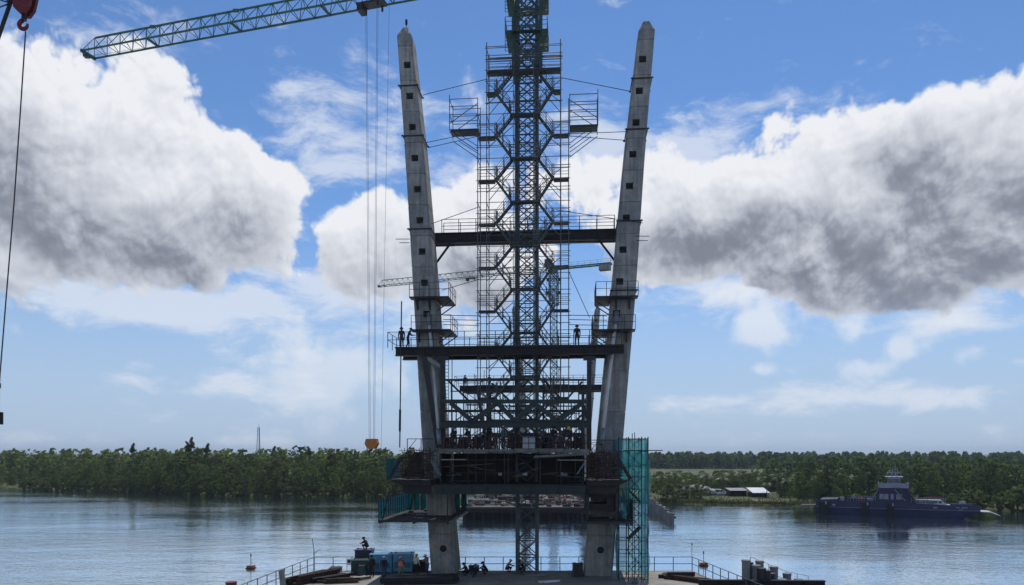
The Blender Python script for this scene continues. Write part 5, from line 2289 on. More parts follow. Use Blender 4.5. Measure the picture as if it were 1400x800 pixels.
# tarpaulin-like leaning slab by the left railing
mb = MB()
mb.hexa([pz(383, 802), pz(391, 801), pz(391, 800.5) + Vector((0, .1, 0)), pz(383, 801.5) + Vector((0, .1, 0))],
        [pz(380, 802) + Vector((0, .1, 1.15)), pz(387, 801) + Vector((0, .1, 1.25)), pz(387, 800.5) + Vector((0, .2, 1.25)), pz(380, 801.5) + Vector((0, .2, 1.15))])
mb.build('leaning_panel', CONC_D, label='grey panel leaning against the left platform railing', cat='panel')
# sign board on the back rail
s_ = thing('notice_board', 'small white notice board on the back railing left of the machines', 'sign', Vector((-13.9, 63.1, PLAT_Z)))
MB().box((-13.9, 63.05, PLAT_Z + .75), .42, .03, .55).build('board', WHITE, s_)
MB().box((-13.9, 63.03, PLAT_Z + .80), .25, .012, .22).build('dark_panel', STEEL, s_)
for dx in (-.18, .18):
    MB().tube((-13.9 + dx, 63.08, PLAT_Z), (-13.9 + dx, 63.08, PLAT_Z + 1.05), .02, 5).build('post', STEEL, s_)
# thin lamp pole at the platform corner
l_ = thing('lamp_pole', 'thin bent lamp pole at the left corner of the platform', 'lamp pole', pz(429, 786))
b_ = pz(429, 786)
mb = MB()
mb.tube(b_, b_ + Vector((.02, 0, 2.0)), .04, 6)
mb.tube(b_ + Vector((.02, 0, 2.0)), b_ + Vector((-.12, 0, 3.0)), .03, 6)
mb.build('pole', GALV, l_)
MB().path([b_ + Vector((.02, 0, 1.7)), b_ + Vector((.3, 0, 2.0)), b_ + Vector((.6, 0, 2.1))], .022, 5).build('arm', GALV, l_)

W = [  # px, py feet, facing, pose, shirt, trousers, hat, vest, label
    (509, 789, 2.6, 'stand', 'black', 'black', 'black', None, 'worker in black standing before the green machine box'),
    (525, 791, .3, 'stand', 'navy', 'denim', 'white', None, 'worker in navy with white hard hat before the left blue box'),
    (548, 791, .2, 'work', 'grey', 'khaki', 'white', 'orange', 'worker in orange vest and white hard hat before the right blue box'),
    (569, 787, -.4, 'stand', 'pale', 'black', 'yellow', None, 'worker in a pale green jacket right of the blue boxes'),
    (584, 787, .9, 'work', 'plaid', 'denim', 'white', None, 'worker in a faded red shirt just left of the left pylon leg'),
    (637, 788, 1.2, 'crouch', 'black', 'black', 'black', None, 'dark clad worker crouching right beside the left leg foot'),
    (647, 790, -2.0, 'crouch', 'black', 'denim', 'blue', None, 'worker with blue hard hat crouching second from the left leg'),
    (663, 786, 1.8, 'crouch', 'navy', 'black', 'black', None, 'worker crouching alone right of the pair by the left leg'),
    (695, 783, -1.2, 'crouch', 'plaid', 'black', 'yellow', None, 'worker crouching just left of the crane mast foot'),
    (714, 784, 1.4, 'crouch', 'black', 'black', 'black', None, 'dark worker crouching at the crane mast foot'),
]
for px, py, rz, pose, sh_, tr_, hat, vest, lab in W:
    person(pz(px, py), rz, pose, sh_, tr_, hat, lab, vest)
person(Vector(((500 - 700) * 62.9 / FPX, 62.9, CAMZ + (620 - 752) * 62.9 / FPX)), 1.2, 'crouch', 'black', 'navy', 'black', 'worker crouching on top of the indigo cabin box')
# on the long girder
zg = PX(700, 474, -3.2)[1] + .064
for px, rz, pose, hat, lab in ((549, .4, 'stand', 'black', 'dark figure standing at the left end of the long girder'), (558, -1.4, 'work', 'black', 'dark figure bending over near the left end of the long girder'), (789, .2, 'stand', 'black', 'dark figure standing on the right half of the long girder')):
    v = -2.2
    person(B(U(px, v), v, zg), rz, pose, 'black', 'black', hat, lab)
for px, lab in ((636, 'small dark figure on the left end of the farther traveller girder'), (669, 'second small figure along the farther traveller girder')):
    v = 35.0
    person(B(U(px, v), v, zg), .4, 'stand', 'black', 'black', 'black', lab)
# workers on the deck
DW = [(641, 'work', 'navy', 'white'), (660, 'bend', 'black', 'yellow'), (668, 'work', 'black', 'black'), (688, 'stand', 'grey', 'white'), (742, 'work', 'grey', 'blue'), (757, 'stand', 'black', 'black'), (768, 'bend', 'plaid', 'white'), (779, 'work', 'navy', 'yellow'), (622, 'work', 'black', 'blue')]
DLAB = ['deck worker in navy with white hat, left of the mast', 'bending deck worker with yellow hat left of the mast', 'dark deck worker next to the bending one left of the mast', 'grey shirted deck worker with white hat nearest the mast',
        'grey shirted deck worker with blue hat right of the grey box', 'dark deck worker standing midway between mast and right column', 'bending deck worker in faded red right of the mast', 'navy deck worker with yellow hat near the right column', 'dark deck worker with blue hat near the left column']
for (px, pose, sh_, hat), lab in zip(DW, DLAB):
    v = rnd.uniform(-4.4, -3.4)
    person(B(U(px, v), v, DECK_Z), rnd.uniform(-3, 3), pose, sh_, 'denim', hat, lab)
# grey equipment box on the deck
c_ = B(U(723, -5.0), -4.6, DECK_Z)
t_ = thing('equipment_box', 'pale grey equipment box on the deck edge in front of the mast', 'box', c_)
bx = MB()
bx.box(c_ + Vector((0, 0, .47)), .95, .8, .86, -TH)
bx.build('body', mat('pale_grey_box_paint', (.42, .45, .47), .5, var=.12), t_)
MB().box(c_ + Vector((0, 0, .92)), 1.0, .85, .05, -TH).build('lid', mat('pale_grey_box_paint', (.42, .45, .47)), t_)
MB().box(c_ + Vector((0, 0, .02)), .9, .7, .04, -TH).build('base', STEEL, t_)
for i in range(6):
    px = (612, 633, 652, 700, 748, 790)[i]
    v = -3.0
    c_ = B(U(px, v), v, DECK_Z)
    t_ = thing('deck_machine', ('hose coil stand left of the truss on the deck', 'dark winch on the deck left of the mast', 'dark hydraulic pump on the deck left of the mast', 'dark jack at the foot of the crane mast on deck', 'dark winch on the deck right of the mast', 'dark valve stand by the right column on deck')[i], 'machine', c_)
    MB().box(c_ + Vector((0, 0, .3)), .7, .6, .5, rnd.uniform(0, 1)).build('housing', STEEL, t_)
    MB().tube(c_ + Vector((-.35, 0, .75)), c_ + Vector((.35, 0, .75)), .24, 10).build('drum', STEEL_B, t_)
    MB().tube(c_ + Vector((.2, 0, .5)), c_ + Vector((.3, .1, rnd.uniform(1.1, 1.6))), .04, 6).build('lever', RUST, t_)

# ================================================================ FAR PLATFORM UNDER THE SECOND PYLON
def far_platform():
    root = thing('far_platform', 'long cluttered working platform on piles seen under the deck', 'platform', (2, 150, 0))
    z = 2.3
    x0, x1, y0, y1 = -9.5, 14.5, 134, 196
    tim = mat('sun_bleached_timber', (.17, .15, .125), .9, var=.5, scale=.5, bump=.3, bscale=2)
    n = 20
    for i in range(n):
        ya, yb = y0 + (y1 - y0) * i / n, y0 + (y1 - y0) * (i + 1) / n - .12
        s = (ya - y0) * .081
        MB().hexa([Vector((x0 + s, ya, z - .3)), Vector((x1 + s, ya, z - .3)), Vector((x1 + s, yb, z - .3)), Vector((x0 + s, yb, z - .3))],
                  [Vector((x0 + s, ya, z + rnd.uniform(-.05, .05))), Vector((x1 + s, ya, z)), Vector((x1 + s, yb, z)), Vector((x0 + s, yb, z))]).build('deck_panel', tim, root)
    MB().beam((x0, y0 - .2, z - .6), (x1, y0 - .2, z - .6), .5, .9).build('edge_girder', STEEL_B, root)
    MB().box(((x0 + x1) / 2, y0 + 3, .9), x1 - x0 - 1, 5, 1.9).build('pontoon', STEEL_B, root)
    for i in range(14):
        x = x0 + (x1 - x0) * (i + .5) / 14
        MB().tube((x, y0 + .1, -2), (x, y0 + .1, z - .3), .33, 8).build('pile', STEEL_B, root)
    rail_run([Vector((x0, y0, z)), Vector((x1, y0, z))], 1.1, 2.0, root, .04, (1, .5), GALV)
    return root


far_platform()
for i, (x, y, sx, sy, sz, m_, lab) in enumerate(((-6, 142, 3, 2, .9, CONC_D, 'low grey stack at the left end of the far platform'), (-1, 150, 4, 2.4, 1.0, PLANK, 'timber stack left of the mast on the far platform'), (2.8, 139, .9, .8, .8, WHITE, 'small white crate on the far platform right of the mast'),
                                                 (7, 146, 3.4, 2, .7, RUST, 'rusty steel pile on the far platform right of the mast'), (10.5, 141, 2.2, 1.6, .8, CONC, 'pale block on the right part of the far platform'), (3, 160, 5, 3, 1.0, CONC_D, 'long grey stack at the back of the far platform'), (-4, 165, 4, 2.5, .8, RUST, 'brown pile at the back left of the far platform'))):
    t_ = thing('material_stack', lab, 'stack', (x, y, 2.35))
    for k in range(4):
        MB().box((x + rnd.uniform(-.1, .1), y, 2.35 + sz * (k + .5) / 4), sx * rnd.uniform(.85, 1), sy * rnd.uniform(.8, 1), sz / 4 - .02, rnd.uniform(-.05, .05)).build('layer', m_, t_)

def litter():
    mb = MB()
    for i in range(260):
        y = 134.5 + rnd.random() ** 1.4 * 55
        x = rnd.uniform(-9, 14) + (y - 134) * .081
        mb.mi = rnd.randrange(4)
        if rnd.random() < .6:
            mb.box((x, y, 2.42 + rnd.uniform(0, .35)), rnd.uniform(.5, 3.2), rnd.uniform(.15, .5), rnd.uniform(.08, .3), rnd.uniform(-.6, .6))
        else:
            mb.box((x, y, 2.45 + rnd.uniform(0, .3)), rnd.uniform(.3, .9), rnd.uniform(.3, .9), rnd.uniform(.3, .9), rnd.uniform(0, 3))
    for i in range(40):
        y = 136 + rnd.random() * 40
        x = rnd.uniform(-9, 14) + (y - 134) * .081
        mb.tube((x, y, 2.3), (x + rnd.gauss(0, .1), y, 2.3 + rnd.uniform(1, 2.6)), .05, 5)
    mb.build('site_litter', [PLANK, RUST, CONC_D, STEEL], kind='stuff', label='timber, steel and blocks littering the far platform', cat='litter')
litter()
for px, py, sh_, lab in ((650, 688, 'navy', 'tiny worker on the far platform, left part'), (744, 690, 'pale', 'tiny pale clad worker on the far platform right of the mast'), (772, 690, 'orange', 'tiny worker in orange on the far platform, right part')):
    p = on_z(px, py, 2.32)
    person(p, rnd.uniform(-3, 3), 'stand', sh_, 'denim', 'white', lab)

# corrugated grey bulkhead standing in the water right of the netted tower
def bulkhead():
    a, b = Vector((888 - 700, 0, 0)) * .128, None
    Y = 130
    p0, p1 = at(889, 712, 150), at(919, 715, 128)
    root = thing('sheet_pile_wall', 'short grey corrugated sheet pile wall standing in the river', 'sheet pile wall', (p0.x, 138, 0))
    A_, B_ = Vector((p0.x, 150, 0)), Vector((p1.x, 128, 0))
    n = 12
    d = (B_ - A_) / n
    s = d.cross(Vector((0, 0, 1))).normalized()
    for i in range(n):
        q0 = A_ + d * i
        o0, o1 = (.35, -.35) if i % 2 else (-.35, .35)
        top = 3.1 - i * .13 + rnd.uniform(-.15, .25)
        mb = MB()
        a_, b_ = q0 + s * o0, q0 + d + s * o1
        mb.hexa([a_ + Vector((0, 0, -1)), b_ + Vector((0, 0, -1)), b_ + s * .3 + Vector((0, 0, -1)), a_ + s * .3 + Vector((0, 0, -1))],
                [a_ + Vector((0, 0, top)), b_ + Vector((0, 0, top)), b_ + s * .3 + Vector((0, 0, top)), a_ + s * .3 + Vector((0, 0, top))])
        mb.build('sheet_pile', mat('weathered_grey_steel', (.24, .23, .22), .85, var=.35, scale=.8, bump=.3), root)
    MB().beam(A_ + Vector((0, 0, 1.2)) - s * .6, B_ + Vector((0, 0, .9)) - s * .6, .2, .3).build('waling', STEEL_B, root)
bulkhead()

# ================================================================ PILES AND BEAM AT THE LOWER RIGHT
def h_pile(px, pt, Y, label, w=.62, m_=None, lean=0.0):
    p = at(px, pt, Y)
    root = thing('steel_pile', label, 'pile', (p.x, Y, -2))
    m_ = m_ or STEEL
    mb = MB()
    mb.tube((p.x, Y, -2), (p.x + lean, Y, p.z), w / 2, 14)
    mb.build('pipe', m_, root)
    MB().tube((p.x + lean, Y, p.z - .12), (p.x + lean, Y, p.z + .02), w / 2 + .03, 14).build('collar', m_, root)


GP = mat('grey_pile_steel', (.20, .20, .20), .8, var=.3, scale=1)
for px, pt, Y, m_, lab in ((1020, 766, 54, GP, 'tallest grey pipe pile, leftmost of the pile row at lower right'), (1024, 769, 55, STEEL, 'black pipe pile touching the tallest grey one'), (1034, 773, 54, GP, 'grey pipe pile third from the left in the pile row'),
                           (1038.5, 767, 56, GP, 'grey pipe pile with a high top behind the black ones'), (1041, 777, 53.5, STEEL, 'black pipe pile fourth from the left in the front row'), (1048, 780, 53.5, STEEL, 'lower black pipe pile in the middle of the row'), (1054, 784, 54, STEEL, 'lowest black pipe pile in the middle of the row'),
                           (1058, 775, 56, GP, 'grey pipe pile right of the low black piles'), (1076, 784, 56, GP, 'grey pipe pile, second from the right end'), (1092, 792, 56, GP, 'lowest grey pipe pile at the right end of the row'), (1069, 792, 53.5, GP, 'short stub pile in front of the right grey piles')):
    h_pile(px, pt, Y, lab, .60, m_)
t_ = thing('mooring_beam', 'long black steel beam at the lower right, in front of the pipe piles', 'beam', (18, 53, 2.2))
a_, b_ = at(955, 797, 53.6), at(1128, 798.5, 52.6)
MB().ibeam(a_, b_, .4, .5, .06, .06).build('girder', BLACK, t_)
for k in range(9):
    MB().beam(a_.lerp(b_, (k + .5) / 9) - Vector((0, .15, .2)), a_.lerp(b_, (k + .5) / 9) + Vector((0, -.15, .2)), .03, .2).build('stiffener', BLACK, t_)
rail_run([at(1026, 772, 56.5) - Vector((0, 0, 1)), at(1075, 792, 57.5) - Vector((0, 0, 1)), at(1105, 798, 58) - Vector((0, 0, 1))], 1.6, 1.0, t_, .02, (1, .6), GALV)


def marker_buoy(px, py, Y, label):
    z = 0
    p = on_z(px, py + 3, 0.0) if Y is None else at(px, py, Y)
    root = thing('marker_buoy', label, 'buoy', p)
    MB().box(p + Vector((0, 0, .15)), .75, .6, .28).build('float', mat('faded_orange_float', (.35, .13, .07), .7, var=.3), root)
    MB().box(p + Vector((0, 0, .02)), .9, .75, .08).build('raft', PLANK, root)
    MB().tube(p + Vector((0, 0, .25)), p + Vector((0, 0, 1.35)), .03, 6).build('mast', STEEL, root)
    MB().tube(p + Vector((0, 0, 1.25)), p + Vector((0, 0, 1.5)), .07, 6).build('top_mark', STEEL, root)


marker_buoy(343, 774, None, 'small orange marker buoy floating at left, off the platform')
marker_buoy(962, 770, None, 'small orange marker buoy floating right of the netted tower')
t_ = thing('pole_marker', 'thin pole standing in the water right of the netted tower', 'pole', on_z(946, 780, 0))
b_ = on_z(946, 780, 0)
MB().tube(b_ - Vector((0, 0, 1)), b_ + Vector((0, 0, 2.6)), .022, 5).build('pole', GALV, t_)
MB().tube(b_ + Vector((0, 0, 2.6)), b_ + Vector((0, 0, 2.8)), .06, 6).build('top', STEEL, t_)
t_ = thing('red_barrel', 'rusty red drum at the bottom edge left of the platform', 'barrel', at(316, 801, 52))
b_ = at(316, 801, 52)
MB().tube(b_ - Vector((0, 0, .6)), b_ + Vector((0, 0, .25)), .38, 14).build('drum', RED, t_)
MB().tube(b_ + Vector((0, 0, .25)), b_ + Vector((0, 0, .29)), .4, 14).build('rim', RED, t_)

# ================================================================ LEFT FOREGROUND: CRAWLER CRANE BOOM TIP AND RED HOOK BLOCK
def boom():
    Y = 30.0
    e = Vector((.47, 0, 1.34)).normalized()
    p1 = at(8, 22, Y)
    right0 = p1 - e * 30
    root = thing('lattice_boom', 'dark lattice crane boom crossing the top left corner', 'crane boom', right0)
    top = p1 + e * 3.6
    wl = Vector((-1.34, 0, .47)).normalized() * 1.5
    dp = Vector((0, -1.5, 0))
    cor = [Vector(), wl, wl + dp, dp]
    for c in cor:
        MB().tube(right0 + c, top + c * .8, .075, 8).build('chord', STEEL, root)
    n = 22
    for i in range(n):
        a, b = right0.lerp(top, i / n), right0.lerp(top, (i + 1) / n)
        mb = MB()
        for k in range(4):
            c, d = cor[k], cor[(k + 1) % 4]
            mb.tube(a + c, b + d, .032, 6)
            mb.tube(b + d, b + c, .028, 6)
        mb.build('lacing', STEEL, root)
    tip = MB()
    h = at(34, 5, Y)
    hx = Vector((h.x, Y, top.z + .8))
    tip.beam(top, hx, .3, .4)
    tip.beam(top + wl * .8, hx, .2, .3)
    tip.tube(hx - Vector((0, .2, 0)), hx + Vector((0, .2, 0)), .4, 14)
    tip.build('boom_head', RED, root)
    # hook block
    root2 = thing('red_hook_block', 'dark red crane hook block hanging at the top left corner', 'hook block', at(34, 40, Y))
    c = at(34, 4, Y)
    for s in (-.16, .16):
        ring = []
        for a_, z_ in ((-.40, .95), (.40, .95), (.44, .35), (.30, -.25), (.10, -.52), (-.10, -.52), (-.32, -.3), (-.42, .35)):
            ring.append(c + Vector((a_, s, z_)))
        MB().hexa([p - Vector((0, .07, 0)) for p in ring], [p + Vector((0, .07, 0)) for p in ring]).build('cheek_plate', RED, root2)
    MB().tube(c + Vector((0, -.1, .45)), c + Vector((0, .1, .45)), .36, 18).build('sheave', STEEL, root2)
    MB().tube(c + Vector((-.03, 0, -.72)), c + Vector((-.03, 0, -.4)), .1, 8).build('shank', STEEL, root2)
    hc = at(32, 34, Y)
    mb = MB()
    pr = None
    for i in range(15):
        t = math.radians(100 + i * 19.5)
        p = hc + Vector((.17 * math.cos(t), 0, .17 * math.sin(t)))
        if pr is not None:
            mb.tube(pr, p, .085 * (1 - max(0, i - 9) * .09), 8)
        pr = p
    mb.build('hook', RED, root2)
    for dx in (-.25, .25):
        MB().tube(c + Vector((dx, 0, .5)), Vector((c.x + dx, Y, hx.z)), .02, 6).build('hoist_rope', ROPE, root2)
    pts = [at(35, 43, Y), at(28, 150, Y), at(19, 280, Y), at(9, 400, Y), at(0, 512, Y), at(-6, 600, Y)]
    o = thing('tag_rope', 'long thin rope hanging slanted from the red hook', 'rope', pts[-1])
    MB().path(pts, .028, 6).build('rope', ROPE, o)
    b_ = at(-1, 545, Y)
    o = thing('rope_weight', 'small black weight hanging at the left picture edge', 'weight', b_ - Vector((0, 0, 1)))
    MB().tube(b_ + Vector((0, 0, -.55)), b_ + Vector((0, 0, -1.05)), .14, 10).build('weight', BLACK, o)
    MB().tube(b_ + Vector((0, 0, .9)), b_ + Vector((0, 0, -.55)), .02, 6).build('line', ROPE, o)
    MB().tube(b_ + Vector((0, 0, .42)), b_ + Vector((0, 0, .62)), .06, 8).build('shackle', BLACK, o)
boom()

# ================================================================ FERRY
NAVY = mat('navy_ferry_paint', (0.018, 0.022, 0.075), .45, var=.25, scale=.3, streak=.2)
GREYW = mat('grey_white_ferry_paint', (.30, .32, .38), .55, var=.25, scale=.6)


def ferry():
    p0, p1 = Vector(((1117 - 700) * 150 / FPX, 150, 0)), Vector(((1338 - 700) * 137.5 / FPX, 137.5, 0))
    d = (p1 - p0).normalized()
    s = Vector((d.y, -d.x, 0))     # toward the camera
    Lg = (p1 - p0).length
    root = thing('ferry', 'navy blue landing ferry with grey wheelhouse moored at the right bank', 'ferry', (p0 + p1) / 2)
    hw = 4.0

    def P(t, w, z):
        return p0 + d * (t * Lg) + s * (w * hw) + Vector((0, 0, z))

    def part(name, fn, m_, parent=root, **k):
        mb = MB()
        fn(mb)
        return mb.build(name, m_, parent, **k)
    # hull: lofted outline, raised bulwark, flared bow, ramp ends
    st = [(0.0, .80, .3, 2.6), (.06, .96, -.3, 2.9), (.2, 1.0, -.5, 2.8), (.45, 1.0, -.5, 2.75), (.75, 1.0, -.5, 2.55), (.86, .98, -.3, 2.35), (.94, .9, .5, 2.5), (1.0, .72, 1.2, 2.4)]
    def hull(mb):
        for (t0, w0, b0, h0), (t1, w1, b1, h1) in zip(st[:-1], st[1:]):
            mb.hexa([P(t0, w0 * .9, b0), P(t1, w1 * .9, b1), P(t1, -w1 * .9, b1), P(t0, -w0 * .9, b0)], [P(t0, w0, 1.5), P(t1, w1, 1.5), P(t1, -w1, 1.5), P(t0, -w0, 1.5)])
    part('hull', hull, NAVY)
    def bul(mb):
        for sg in (1, -1):
            for (t0, w0, b0, h0), (t1, w1, b1, h1) in zip(st[:-1], st[1:]):
                mb.hexa([P(t0, sg * w0, 1.502), P(t1, sg * w1, 1.502), P(t1, sg * (w1 - .03), 1.502), P(t0, sg * (w0 - .03), 1.502)], [P(t0, sg * w0, h0), P(t1, sg * w1, h1), P(t1, sg * (w1 - .03), h1), P(t0, sg * (w0 - .03), h0)])
    part('bulwark', bul, NAVY)
    part('rubbing_strake', lambda mb: [mb.beam(P(a[0], a[1] + .01, 1.5), P(b[0], b[1] + .01, 1.5), .1, .12) for a, b in zip(st[:-1], st[1:])], mat('grey_strake', (.16, .17, .22), .6))
    for t in (.055, .32, .475):
        part('tyre_fender', lambda mb: mb.box(P(t, 1.06, 1.3), 1.9 if t < .1 else 1.3, .4, 2.6, math.atan2(d.y, d.x)), BLACK)
        part('fender_tag', lambda mb: mb.box(P(t + .015, 1.13, 2.3), .3, .05, .55, math.atan2(d.y, d.x)), GREYW)
    # ramps
    part('bow_ramp', lambda mb: [mb.hexa([P(.97, .6, 1.25), P(1.06, .6, 1.15), P(1.06, -.6, 1.15), P(.97, -.6, 1.25)], [P(.97, .6, 1.4), P(1.06, .6, 1.3), P(1.06, -.6, 1.3), P(.97, -.6, 1.4)]),
                                 mb.hexa([P(1.062, .6, 1.13), P(1.115, .5, .55), P(1.115, -.5, .55), P(1.062, -.6, 1.13)], [P(1.062, .6, 1.28), P(1.115, .5, .65), P(1.115, -.5, .65), P(1.062, -.6, 1.28)])], mat('pale_ramp_steel', (.45, .46, .44), .6))
    part('stern_ramp', lambda mb: [mb.hexa([P(.0, .6, 1.5), P(-.11, .6, 1.35), P(-.11, -.6, 1.35), P(0, -.6, 1.5)], [P(0, .6, 1.65), P(-.11, .6, 1.5), P(-.11, -.6, 1.5), P(0, -.6, 1.65)])], STEEL_B)
    # deckhouse: sloped navy house carrying a grey wheelhouse
    zc = 2.75
    house = part('deckhouse', lambda mb: [mb.hexa([P(.335, .9, 1.55), P(.655, .9, 1.55), P(.655, -.9, 1.55), P(.335, -.9, 1.55)], [P(.405, .86, 5.3), P(.575, .86, 5.3), P(.575, -.86, 5.3), P(.405, -.86, 5.3)])], NAVY)
    for t, w_ in ((.424, .9), (.446, .9), (.485, .5), (.52, .55), (.535, .45)):
        part('window', lambda mb: mb.box(P(t, .9, 3.75), w_, .12, 1.0, math.atan2(d.y, d.x)), GREYW if t < .45 else mat('mid_grey_panel', (.3, .32, .36), .5), house)  # panes toward the bow have their own mid-grey colour
    part('bridge_deck_plate', lambda mb: mb.hexa([P(.40, 1.0, 5.32), P(.585, 1.0, 5.32), P(.585, -1.0, 5.32), P(.40, -1.0, 5.32)], [P(.40, 1.0, 5.45), P(.585, 1.0, 5.45), P(.585, -1.0, 5.45), P(.40, -1.0, 5.45)]), NAVY)
    part('bridge_bulwark', lambda mb: [mb.beam(P(.40, 1.0, 5.9), P(.585, 1.0, 5.9), .06, .85), mb.beam(P(.585, 1.0, 5.9), P(.585, -1.0, 5.9), .06, .85), mb.beam(P(.40, 1.0, 5.9), P(.40, -1.0, 5.9), .06, .85)], GREYW)
    wh = part('wheelhouse', lambda mb: mb.hexa([P(.455, .62, 5.46), P(.545, .62, 5.46), P(.545, -.62, 5.46), P(.455, -.62, 5.46)], [P(.46, .6, 7.4), P(.535, .6, 7.4), P(.535, -.6, 7.4), P(.46, -.6, 7.4)]), GREYW)
    for t in (.472, .50, .525):
        part('window_pane', lambda mb: mb.box(P(t, .625, 6.75), .62, .08, .75, math.atan2(d.y, d.x)), GLASS, wh)
    part('wheelhouse_roof', lambda mb: mb.box(P(.498, 0, 7.47), 3.1, 4.9, .12, math.atan2(d.y, d.x)), GREYW)
    def tr(mb):
        for sg in (1, -1):
            mb.tube(P(.452, sg * .7, 8.3), P(.545, sg * .7, 8.3), .035, 5)
            for t in (.455, .48, .51, .54):
                mb.tube(P(t, sg * .7, 7.5), P(t, sg * .7, 8.3), .035, 5)
    part('roof_rail', tr, GREYW)
    part('radar_mast', lambda mb: [mb.tube(P(.505, 0, 7.5), P(.505, 0, 10.0), .06, 6), mb.tube(P(.49, 0, 8.9), P(.52, 0, 8.9), .05, 6), mb.tube(P(.488, .5, 7.5), P(.488, .5, 9.0), .05, 5), mb.tube(P(.518, .5, 7.5), P(.518, .5, 9.0), .05, 5)], GREYW)
    # sloping stairs and braces
    part('stair', lambda mb: [mb.beam(P(.56, .95, 5.3), P(.635, .95, 2.9), .7, .12), mb.beam(P(.56, .98, 5.8), P(.635, .98, 3.5), .06, .06)], NAVY)
    part('side_stair', lambda mb: [mb.beam(P(.50, .95, 5.2), P(.565, .95, 3.0), .5, .14)], GREYW)
    # upper side galleries
    def gal(mb, t0, t1, z, n):
        for sg in (1,):
            mb.tube(P(t0, sg * .97, z + .95), P(t1, sg * .97, z + .95), .04, 5)
            mb.tube(P(t0, sg * .97, z + .5), P(t1, sg * .97, z + .5), .035, 5)
            for i in range(n + 1):
                t = t0 + (t1 - t0) * i / n
                mb.tube(P(t, sg * .97, z), P(t, sg * .97, z + .95), .035, 5)
    part('gallery_rail', lambda mb: gal(mb, .60, .80, 2.75, 12), GREYW)
    part('gallery_rail', lambda mb: gal(mb, .21, .385, 2.8, 10), GREYW)
    part('rust_rail_panel', lambda mb: mb.beam(P(.70, -.9, 3.2), P(.80, -.9, 3.2), .05, .9), mat('rust_red_rail', (.22, .09, .06), .8))
    part('foredeck_bulwark', lambda mb: mb.hexa([P(.825, .96, 2.36), P(.955, .9, 2.5), P(.955, .8, 2.5), P(.825, .86, 2.36)], [P(.825, .97, 2.75), P(.955, .92, 2.8), P(.955, .82, 2.8), P(.825, .87, 2.75)]), mat('slate_blue_paint', (.07, .08, .15), .5))
    part('windlass', lambda mb: mb.box(P(.90, .6, 2.9), .9, .7, .5, 0), GREYW)
    # stern casing
    part('stern_house', lambda mb: mb.hexa([P(.03, .9, 2.6), P(.14, .9, 2.8), P(.14, -.9, 2.8), P(.03, -.9, 2.6)], [P(.03, .9, 2.9), P(.14, .9, 3.05), P(.14, -.9, 3.05), P(.03, -.9, 2.9)]), NAVY)
    # deck clutter: lockers, drums, rafts and rigging
    for t, w_, z_, m_ in ((.17, .5, 3.05, GREYW), (.245, .3, 3.0, STEEL), (.29, .6, 3.0, RED), (.345, .4, 3.05, GREYW), (.635, .3, 3.05, STEEL), (.66, .6, 3.0, GREYW)):
        part('deck_locker', lambda mb: mb.box(P(t, w_, z_), rnd.uniform(.6, 1.2), .8, rnd.uniform(.4, .8), math.atan2(d.y, d.x)), m_)
    for t0, z0, t1, z1 in ((.505, 9.8, .40, 5.9), (.505, 9.8, .60, 5.4), (.12, 3.0, .12, 5.6), (.80, 2.7, .80, 4.2)):
        part('rigging', lambda mb: mb.tube(P(t0, .2, z0), P(t1, .3, z1), .035, 5), STEEL)
    # pale hull lettering blocks: too far off to read, draught figures and the name strip
    for t0, t1, z in ((.115, .125, 1.95), (.735, .745, 1.95)):
        part('hull_mark', lambda mb: mb.box(P((t0 + t1) / 2, 1.012, z), .6, .03, .3, math.atan2(d.y, d.x)), GREYW)
    for k in range(9):
        t = .862 + k * .0075
        if k == 3:
            continue
        part('name_letter', lambda mb: mb.box(P(t, (.975 - k * .0095) + .025, 2.05), .15, .05, .22, math.atan2(d.y, d.x)), GREYW)
    for k in range(5):
        t = .875 + k * .006
        part('port_letter', lambda mb: mb.box(P(t, (.965 - k * .008) + .025, 1.72), .11, .05, .14, math.atan2(d.y, d.x)), GREYW)
    return root, P, d


fer, FP, fdir = ferry()


